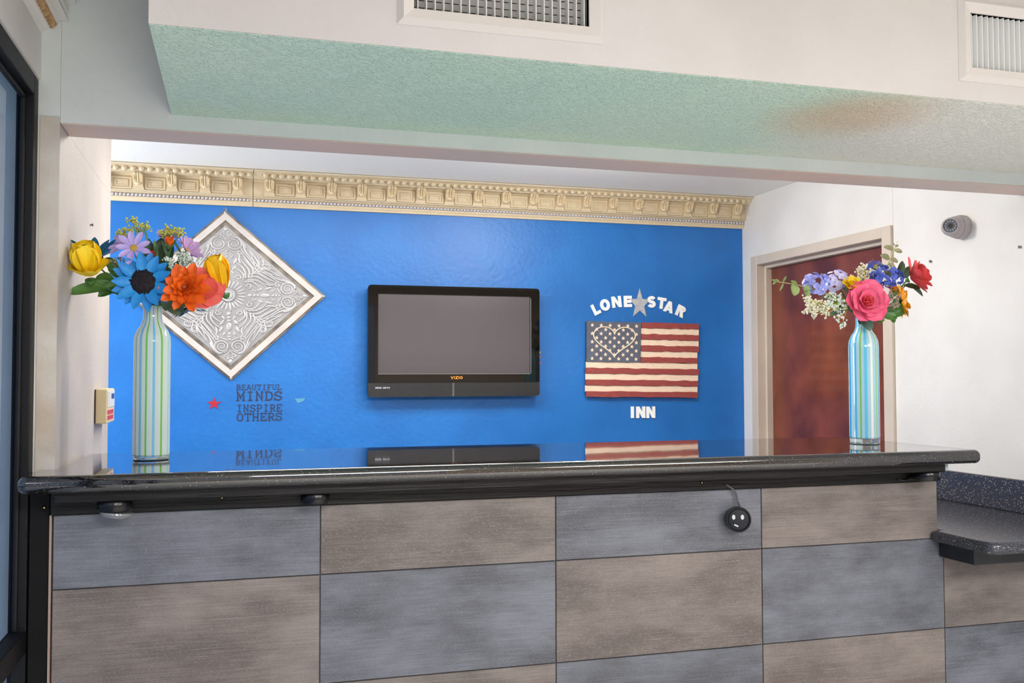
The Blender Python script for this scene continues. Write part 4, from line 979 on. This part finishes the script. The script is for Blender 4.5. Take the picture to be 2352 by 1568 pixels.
def rosette(t, c, n, rows, key, m):
    """rows of (count, length, half width, elevation deg, ring radius, cup, curl)"""
    for ri, (cnt, L_, W_, el, r0, cup, curl) in enumerate(rows):
        ms = m[ri] if isinstance(m, list) else m
        for i in range(cnt):
            me = petal_me((key, ri, i % 2), ms, L_, W_, cup, curl, .55, wave=.02 if i % 2 else -.02)
            inst('petal', me, t, pet_mat(c, n, 2 * pi * (i + .5 * (ri % 2)) / cnt + rg.uniform(-.1, .1), R(el) + rg.uniform(-.1, .1), r0, rg.uniform(-.12, .12), rg.uniform(.9, 1.06)))
def centre(t, c, n, r, h, m, name='centre', fuzz=0):
    x, y, n = frame(n); b = MB().lathe([(r, -h * .2), (r, h * .2), (r * .9, h * .6), (r * .6, h * .9), (0, h)], M=basis(x, y, n, c), seg=18)
    if fuzz:
        for i in range(fuzz):
            a = rg.uniform(0, 2 * pi); q = r * math.sqrt(rg.random()); b.ball(c + x * q * math.cos(a) + y * q * math.sin(a) + n * h * (.95 - .5 * (q / r) ** 2), r * .11, 5, 4)
    b.build(name, m, t, True)
def sprig(name, u, v, dy, vz, label, group, tips, m, r, stem_m=STEMG, spread=14, cnt=5, cat='sprig'):
    """a filler sprig: thin branching stems ending in many tiny buds; tips are pixel positions"""
    t, c, n = flower(name, u, v, dy, vz, label, cat, group, (0, -.3, 1), back=0)
    k = k_at(vz); br = MB(); bd = MB()
    for (tu, tv) in tips:
        e = P(tu, tv, vl0 if vz == 'L' else vr0, dy + rg.uniform(-.02, .02)); br.tube(catmull([c, c.lerp(e, .5) + Vector((0, 0, -.003)), e], 4), .001, 5)
        for i in range(cnt):
            d = Vector((rg.gauss(0, 1), rg.gauss(0, 1), rg.gauss(0, .8) + .3)) * spread * k * .36; q = e + d
            br.tube([e, e.lerp(q, .5) + Vector((0, 0, .001)), q], .0007, 4)
            for j in range(3):
                o = Vector((rg.gauss(0, 1), rg.gauss(0, 1), rg.gauss(0, 1))) * r * .9; bd.ball(q + o, (r * rg.uniform(.7, 1.1),) * 3, 6, 4)
    br.build('branches', stem_m, t, True, kind='stuff'); bd.build('buds', m, t, 'all', kind='stuff')
    return t
def leafmesh(key, m, L_, W_): return petal_me(key, m, L_, W_, .18, -.12, .45, nl=8, nw=4, base=.05, fold=.18)
def leaf(t, a, b, wpx, vz, m, face=(0, -1, .4), name='leaf'):
    """one leaf from point a to its tip b"""
    L_ = (b - a).length; yy = (b - a).normalized(); zz = Vector(face) - yy * Vector(face).dot(yy); zz.normalize(); xx = yy.cross(zz)
    W_ = wpx * k_at(vz) / 2; petal(L_, W_, .2, -.10, .42, 8, 4, base=.06, fold=.16).xf(basis(xx, yy, zz, a)).build(name, m, t, 'all')
def leafspray(u, v, dy, vz, label, group, leaves, m, face=(0, -1, .4)):
    t, c, n = flower('leaf_spray', u, v, dy, vz, label, 'leaves', group, (0, -.3, 1), back=0); v0 = vl0 if vz == 'L' else vr0
    for lf in leaves:
        au, av, bu, bv, w = lf[:5]; d2 = lf[5] if len(lf) > 5 else -.02
        leaf(t, P(au, av, v0, dy), P(bu, bv, v0, dy + d2), w, vz, m, face)
    return t
GL, GRR = 'artificial flowers in the vase nearer the window', 'artificial flowers in the vase before the door'
def fm(name, c, c2=None, rough=.5): return mat(name, c, rough, c2=c2, nscale=30, lo=.3, hi=.7)
YEL = fm('yellow_petal', (255, 226, 36), (252, 208, 16)); BLU = fm('bright_blue_petal', (44, 158, 232), (28, 128, 206)); TEA = fm('teal_petal', (34, 112, 156), (24, 92, 134))
ORG_ = fm('orange_petal', (250, 126, 30), (242, 92, 20)); COR = fm('coral_petal', (244, 122, 108), (236, 98, 92)); LIL = fm('lilac_petal', (180, 156, 230), (206, 190, 240))
k = kl
# --- vase nearer the window
# leaves first, deep in the bunch
leafspray(255, 668, .01, 'L', 'big pointed green leaves below the first yellow bloom', GL, [(275, 652, 152, 668, 34, -.02), (270, 660, 225, 678, 26), (285, 655, 232, 672, 30), (290, 668, 228, 662, 24, .03), (262, 640, 215, 640, 30, .02), (275, 625, 240, 590, 26, .02), (285, 640, 250, 605, 30, .01), (300, 650, 262, 615, 26, .0), (300, 670, 250, 640, 26, .01)], LEAFG, (-.2, -1, .5))
leafspray(345, 575, .035, 'L', 'dark green leaves deep between the lilac daisies', GL, [(350, 640, 340, 548, 30), (345, 640, 372, 545, 34), (335, 640, 318, 555, 26), (362, 640, 395, 560, 30), (340, 650, 300, 600, 28), (370, 650, 415, 600, 26), (330, 660, 285, 620, 28), (380, 660, 440, 630, 26)], LEAFD, (0, -1, .2))
leafspray(400, 695, -.01, 'L', 'light green toothed leaves under the orange zinnia', GL, [(380, 690, 412, 722, 30), (385, 685, 380, 712, 24), (395, 690, 440, 700, 24), (370, 690, 355, 700, 26), (402, 700, 420, 712, 20)], LEAFS, (.1, -1, .4))
leafspray(360, 565, -.005, 'L', 'curling grass blades above the blue sunflower', GL, [(362, 610, 355, 548, 9, 0), (388, 600, 372, 550, 7, 0), (420, 590, 398, 548, 6, 0), (290, 590, 284, 548, 6, -.01), (318, 545, 334, 520, 5, 0), (340, 560, 332, 522, 5, 0)], LEAFS, (.3, -1, .1))
# yellow tulip-like bloom by the wall
def tulip(u, v, dy, vz, n, L_, W_, label, group, m, rows):
    t, c, n = flower('yellow_bloom', u, v, dy, vz, label, 'flower', group, n, back=.01)
    calyx(t, c - n * L_ * .1, n, W_ * .35)
    for ri, (cnt, el, sc, off) in enumerate(rows):
        for i in range(cnt):
            me = petal_me(('tulip', m.name, L_, i % 3), m, L_, W_, .55, .28, .6, nl=8, nw=6, wave=.03 * (i % 3 - 1), base=.35)
            inst('petal', me, t, pet_mat(c, n, off + 2 * pi * i / cnt + rg.uniform(-.12, .12), R(el) + rg.uniform(-.08, .08), W_ * .15, rg.uniform(-.1, .1), sc))
    return t
c1 = tulip(206, 632, -.03, 'L', (-.08, -.60, 1.0), 76 * k, 34 * k, 'full yellow bloom leaning over the pale wing wall', GL, YEL, [(3, 80, .98, .3), (5, 62, 1.0, 0), (4, 18, .62, -2.6)])
c1 = tulip(514, 664, -.03, 'L', (-.34, -.30, 1.0), 80 * k, 31 * k, 'yellow cup-shaped bloom in front of the diamond plaque', GL, mat('deep_yellow_petal', (254, 208, 24), .5, c2=(250, 190, 12), nscale=30), [(3, 80, .9, .9), (5, 64, .98, .2)])
# teal bloom behind it
def daisy(name, u, v, dy, vz, n, rpx, wpx, cnt, label, group, m, cm, crp, el=8, curl=.05, cup=.35, fuzz=20, double=0, ch=.35, base=.2, tip=.55, pt=.5):
    t, c, n = flower(name, u, v, dy, vz, label, 'flower', group, n); k = k_at(vz)
    for d in range(1 + double):
        for i in range(cnt):
            me = petal_me((name, m.name, rpx, d, i % 2), m, (rpx - crp * .6) * k, wpx * k / 2, cup, curl + .05 * (i % 2), tip, base=base, pt=pt)
            inst('petal', me, t, pet_mat(c - n * .002 * d, n, 2 * pi * (i + .5 * d) / cnt + rg.uniform(-.09, .09), R(el - 10 * d) + rg.uniform(-.14, .14), crp * k * .6, rg.uniform(-.2, .2), rg.uniform(.9, 1.06)))
    centre(t, c, n, crp * k, crp * k * ch, cm, fuzz=fuzz); calyx(t, c - n * .003, n, crp * k * .7)
    return t
BLKC = mat('black_seed_centre', (26, 14, 26), .8, c2=(14, 8, 14), nscale=120); YC = mat('mustard_centre', (196, 160, 62), .7)
daisy('teal_sunflower', 214, 592, .03, 'L', (-.15, .1, 1), 74, 22, 14, 'dark teal sunflower turned away behind the yellow bloom', GL, TEA, BLKC, 22, el=24, tip=.45, pt=.8)
daisy('blue_sunflower', 329, 648, -.07, 'L', (-.05, -1, .12), 68, 24, 9, 'bright blue sunflower with a fuzzy black centre', GL, BLU, BLKC, 28, el=14, double=1, fuzz=60, ch=.4, tip=.42, base=.3, pt=.85)
daisy('teal_sunflower', 432, 706, .02, 'L', (.25, .1, -1), 44, 18, 12, 'small teal sunflower drooping under the orange zinnia', GL, TEA, BLKC, 15, el=20, tip=.45, pt=.8)
daisy('lilac_daisy', 307, 569, -.055, 'L', (-.05, -1, .25), 42, 15, 9, 'open lilac daisy with a mustard centre above the blue sunflower', GL, LIL, YC, 8, el=6)
daisy('lilac_daisy', 283, 562, .0, 'L', (-.5, -.6, .6), 36, 16, 10, 'lilac daisy half hidden behind the open lilac one', GL, LIL, YC, 8, el=14)
daisy('lilac_daisy', 430, 576, .0, 'L', (.55, -.5, .5), 40, 17, 12, 'pinkish lilac daisy beside the diamond plaque edge', GL, fm('pink_lilac_petal', (190, 150, 214), (206, 170, 206)), YC, 8, el=22)
daisy('lilac_daisy', 385, 545, .02, 'L', (.0, -.6, .8), 30, 13, 10, 'small lilac daisy under the yellow-green spray', GL, LIL, YC, 7, el=20)
# coral bloom
t, c, n = flower('coral_bloom', 466, 664, -.055, 'L', 'broad translucent coral bloom behind the orange zinnia', 'flower', GL, (.25, -1, .15)); 
rosette(t, c, n, [(5, 50 * k, 32 * k, 8, 2 * k, .2, .08), (4, 38 * k, 26 * k, 35, 2 * k, .3, .1)], 'coral', COR); calyx(t, c - n * .004, n, .008)
# orange zinnia
t, c, n = flower('orange_zinnia', 426, 661, -.085, 'L', 'layered orange zinnia with curled petals', 'flower', GL, (-.18, -1, .18))
rosette(t, c, n, [(10, 56 * k, 12 * k, 4, 4 * k, .35, .12), (10, 46 * k, 12 * k, 24, 4 * k, .4, .10), (9, 36 * k, 11 * k, 44, 3 * k, .45, .06), (8, 26 * k, 9 * k, 62, 3 * k, .5, .02)], 'zin', ORG_)
centre(t, c + n * .010, n, 6 * k, 6 * k, mat('zinnia_centre', (176, 84, 46), .7), fuzz=30); calyx(t, c - n * .004, n, .010)
# small buds
t, c, n = flower('red_bud', 346, 592, -.02, 'L', 'small red bud beside the open lilac daisy', 'flower', GL, (.2, -.6, 1)); rosette(t, c, n, [(5, 17 * k, 8 * k, 62, 2 * k, .5, .1)], 'rbud', fm('red_petal', (214, 50, 34)))
t, c, n = flower('orange_bud', 388, 568, -.02, 'L', 'orange bud in green sepals behind the white filler', 'flower', GL, (.1, -.5, 1)); rosette(t, c, n, [(6, 24 * k, 9 * k, 66, 3 * k, .5, .05)], 'obud', ORG_); rosette(t, c - n * .004, n, [(5, 22 * k, 5 * k, 60, 5 * k, .3, .02)], 'obuds', LEAFG)
# fillers
YG_ = mat('yellow_green_bud', (206, 204, 92), .6); WB = mat('white_bud', (222, 232, 222), .6)
sprig('yellow_filler', 318, 560, .0, 'L', 'yellow-green filler spray standing highest over the lilac daisies', GL, [(312, 512), (300, 530), (325, 518), (335, 524), (318, 530), (305, 508), (286, 530), (275, 536)], YG_, 2.0 * k, LEAFS, 14, 11)
sprig('yellow_filler', 392, 570, .0, 'L', 'yellow-green filler spray over the dark leaves near the plaque', GL, [(375, 532), (388, 525), (402, 528), (415, 532), (395, 538), (410, 540), (382, 540)], YG_, 2.0 * k, LEAFS, 14, 11)
sprig('white_filler', 400, 630, -.06, 'L', 'white gypsophila spray above the orange zinnia', GL, [(395, 605), (410, 590), (425, 600), (405, 612), (385, 596), (430, 585), (418, 612), (398, 618), (436, 602)], WB, 2.5 * k, STEMG, 14, 8)
sprig('dried_filler', 285, 625, -.03, 'L', 'tan dried filler between the first yellow bloom and the lilac daisy', GL, [(262, 600), (275, 592), (268, 612), (284, 600), (292, 608), (256, 604)], mat('tan_bud', (178, 160, 140), .7), 1.8 * k, LEAFD, 10)

# --- vase before the door
k = kr
leafspray(1990, 725, -.03, 'R', 'grey-green leaf hanging over the vase neck below the pink rose', GRR, [(1978, 722, 2000, 757, 34, -.03), (1985, 720, 1975, 742, 24)], mat('leaf_bluegreen', (84, 120, 100), .5, c2=(66, 100, 86), nscale=25), (-.1, -1, .3))
leafspray(2035, 715, -.01, 'R', 'dark green leaves spreading beside the pink rose', GRR, [(2005, 725, 2032, 735, 24), (2020, 722, 2062, 728, 26), (2040, 722, 2080, 712, 26), (2030, 712, 2075, 700, 20), (2045, 730, 2052, 740, 18), (2010, 720, 2022, 742, 22)], LEAFG, (.1, -1, .4))
leafspray(2080, 655, .0, 'R', 'dark leaves under the red peony', GRR, [(2085, 650, 2124, 678, 18, 0), (2075, 655, 2115, 660, 16), (2060, 640, 2075, 600, 22), (2070, 640, 2092, 612, 20)], LEAFD, (.1, -1, .5))
leafspray(1930, 680, .0, 'R', 'pale leaves among the white filler sprays', GRR, [(1940, 690, 1895, 700, 14), (1945, 695, 1925, 712, 16), (1950, 690, 1890, 680, 12), (1960, 700, 1905, 722, 14), (1955, 680, 1935, 655, 22), (1975, 680, 1985, 640, 26)], LEAFS, (0, -1, .5))
# pink rose
PK = fm('hot_pink_petal', (246, 86, 134), (252, 128, 160)); PK2 = fm('pink_inner_petal', (248, 86, 108), (250, 128, 128))
t, c, n = flower('pink_rose', 1987, 694, -.075, 'R', 'large open pink rose over the vase neck', 'flower', GRR, (-.22, -1, .25))
rosette(t, c, n, [(6, 52 * k, 27 * k, 8, 3 * k, .25, .06), (6, 44 * k, 25 * k, 26, 2 * k, .35, .05), (5, 34 * k, 21 * k, 46, 2 * k, .5, .02), (4, 25 * k, 15 * k, 66, 3 * k, .7, -.02), (3, 18 * k, 10 * k, 80, 2 * k, .9, -.05)], 'rose', [PK, PK, PK, PK2, PK2]); calyx(t, c - n * .004, n, .010)
# red peony
RP = fm('red_peony_petal', (224, 46, 74), (232, 92, 84))
t, c, n = flower('red_peony', 2092, 640, -.02, 'R', 'coral-red peony seen from its side against the white wall', 'flower', GRR, (.75, -.45, .35))
rosette(t, c, n, [(7, 50 * k, 15 * k, 18, 3 * k, .3, .08), (7, 46 * k, 15 * k, 44, 3 * k, .4, .06), (6, 42 * k, 14 * k, 64, 3 * k, .5, .02), (4, 34 * k, 11 * k, 78, 2 * k, .6, .0)], 'peony', RP); calyx(t, c - n * .004, n, .010)
# hydrangeas
def hydrangea(u, v, dy, vz, rx, rz, cnt, label, group, m, fp=8.5):
    t, c, n = flower('hydrangea', u, v, dy, vz, label, 'flower', group, (0, -.5, 1)); k = k_at(vz)
    key = ('hyd', m.name)
    if key not in PM:
        b = MB()
        for i in range(4):
            q = petal(fp * k, fp * k * .62, .3, .12, .55, 4, 4, base=.3); q.xf(Matrix.Rotation(i * pi / 2, 4, 'Z')); b.add(q.v, q.f)
        b.ball((0, 0, fp * k * .06), fp * k * .12, 6, 4); PM[key] = b.mesh('floret', m, 'all')
    for i in range(cnt):
        f_ = (i + .5) / cnt; ph = math.acos(1 - 1.5 * f_); th = pi * (1 + 5 ** .5) * i
        d = Vector((math.sin(ph) * math.cos(th), -math.cos(ph) * .9 - .1, math.sin(ph) * math.sin(th))); d.normalize()
        jr = rg.uniform(.7, 1.2); p = c + Vector((d.x * rx * k * jr, d.y * rz * k * .8 * jr, d.z * rz * k * jr)); x, y, nn = frame(d + Vector((rg.uniform(-.6, .6), rg.uniform(-.2, .2), rg.uniform(-.6, .6))))
        a = rg.uniform(0, pi / 2); inst('floret', PM[key], t, basis(x * math.cos(a) + y * math.sin(a), y * math.cos(a) - x * math.sin(a), nn, p) @ Matrix.Scale(rg.uniform(.85, 1.15), 4))
    return t
HB = fm('pale_blue_floret', (146, 160, 236), (186, 184, 240)); HB2 = fm('violet_white_floret', (206, 202, 246), (230, 226, 250)); HD_ = fm('deep_blue_floret', (96, 116, 212), (72, 92, 190))
hydrangea(1874, 652, -.03, 'R', 30, 21, 30, 'pale blue hydrangea reaching out over the door', GRR, HB)
hydrangea(1924, 645, -.01, 'R', 28, 21, 28, 'whitish violet hydrangea beside the yellow bloom', GRR, HB2)
hydrangea(2036, 636, -.03, 'R', 38, 20, 38, 'deep blue hydrangea between the pink rose and the red peony', GRR, HD_)
hydrangea(2008, 614, .01, 'R', 14, 12, 8, 'small tuft of blue florets beside the cream filler', GRR, HD_)
# yellow and orange blooms
t, c, n = flower('yellow_ranunculus', 1956, 655, -.05, 'R', 'small bright yellow bloom tucked above the pink rose', 'flower', GRR, (-.2, -.7, .7)); rosette(t, c, n, [(6, 22 * k, 13 * k, 20, 2 * k, .4, .05), (5, 17 * k, 10 * k, 50, 2 * k, .5, .02), (4, 12 * k, 7 * k, 75, 1 * k, .6, .0)], 'ran', YEL)
OY = fm('orange_yellow_petal', (248, 176, 20), (240, 140, 16))
daisy('orange_sunflower', 2068, 692, -.01, 'R', (.85, -.35, .1), 40, 17, 12, 'orange-yellow sunflower turned to the white wall', GRR, OY, mat('brown_centre', (84, 54, 36), .8), 15, el=12, double=1)
daisy('orange_sunflower', 2052, 668, .02, 'R', (.3, -.5, .7), 30, 14, 12, 'orange sunflower mostly hidden below the deep blue hydrangea', GRR, OY, mat('brown_centre', (84, 54, 36), .8), 11, el=18)
sprig('dried_filler', 2030, 705, -.06, 'R', 'mauve-tan dried filler between the pink rose and orange sunflower', GRR, [(2045, 678), (2055, 690), (2042, 692), (2058, 702), (2048, 706), (2036, 684), (2062, 684)], mat('mauve_tan_bud', (176, 150, 140), .7), 2.2 * k, LEAFD, 11)
CB = mat('cream_bud', (232, 228, 204), .6); LIME = mat('lime_stem', (196, 196, 70), .5)
sprig('cream_filler', 1985, 665, -.01, 'R', 'cream budded filler rising above the yellow bloom', GRR, [(1975, 625), (1985, 615), (1995, 628), (1972, 638), (2003, 636), (1988, 640), (2008, 624)], CB, 2.5 * k, LIME, 13, 10)
sprig('cream_filler', 1935, 695, -.04, 'R', 'cream and lime filler jutting out lowest over the door', GRR, [(1850, 690), (1862, 705), (1875, 715), (1858, 716), (1880, 700), (1890, 712), (1870, 692), (1868, 724), (1895, 722)], CB, 2.7 * k, LIME, 14, 9)
sprig('cream_filler', 1950, 690, -.05, 'R', 'white budded filler next to the pink rose over the door', GRR, [(1915, 690), (1925, 678), (1930, 695), (1905, 680), (1922, 712), (1938, 708), (1912, 705), (1932, 728), (1900, 700), (1934, 746)], WB, 2.6 * k, LIME, 13, 7)
# eucalyptus
def euca(pts, dy, label, leaves, m, vz='R'):
    v0 = vr0; q = [P(u, v, v0, dy) for u, v in pts]; t = thing('eucalyptus_sprig', q[0], label, 'sprig', GRR); a = Vector((v0.x, v0.y, vrt.z - .03))
    MB().tube(catmull([a, a.lerp(q[0], .3) + Vector((0, 0, .02))] + q, 6), .0016, 6).build('stem', mat('euca_stem', (170, 160, 96), .5), t, True)
    for u, v, du, dv, w in leaves:
        leaf(t, P(u, v, v0, dy), P(u + du, v + dv, v0, dy - .012), w, 'R', m, (rg.uniform(-.3, .3), -1, .2))
E1_ = mat('eucalyptus_leaf', (150, 168, 104), .5, c2=(120, 146, 90), nscale=25); E2_ = mat('faded_eucalyptus_leaf', (176, 166, 126), .5, c2=(132, 138, 96), nscale=25)
euca([(1940, 690), (1880, 668), (1830, 654), (1778, 646)], -.04, 'eucalyptus sprig with round leaves pointing out over the door', [(1822, 652, 4, 26, 26), (1822, 652, 6, -6, 18), (1848, 660, 8, 24, 20), (1845, 660, 16, 4, 14), (1800, 649, -8, 18, 5), (1798, 648, 8, -14, 5), (1790, 647, -8, -6, 5), (1783, 646, -9, -4, 5), (1782, 646, -6, 6, 5)], E1_)
euca([(2015, 660), (2030, 625), (2044, 598), (2056, 568)], .0, 'eucalyptus sprig rising highest in front of the door casing', [(2053, 574, 20, 4, 12), (2052, 572, -20, -6, 13), (2045, 594, 18, 8, 14), (2044, 594, -20, -8, 15), (2040, 604, 18, 18, 16), (2034, 614, -26, -2, 18), (2030, 622, 22, 14, 18), (2056, 566, 8, -3, 6), (2056, 566, -4, -8, 5), (2058, 560, 4, -6, 4)], E2_)
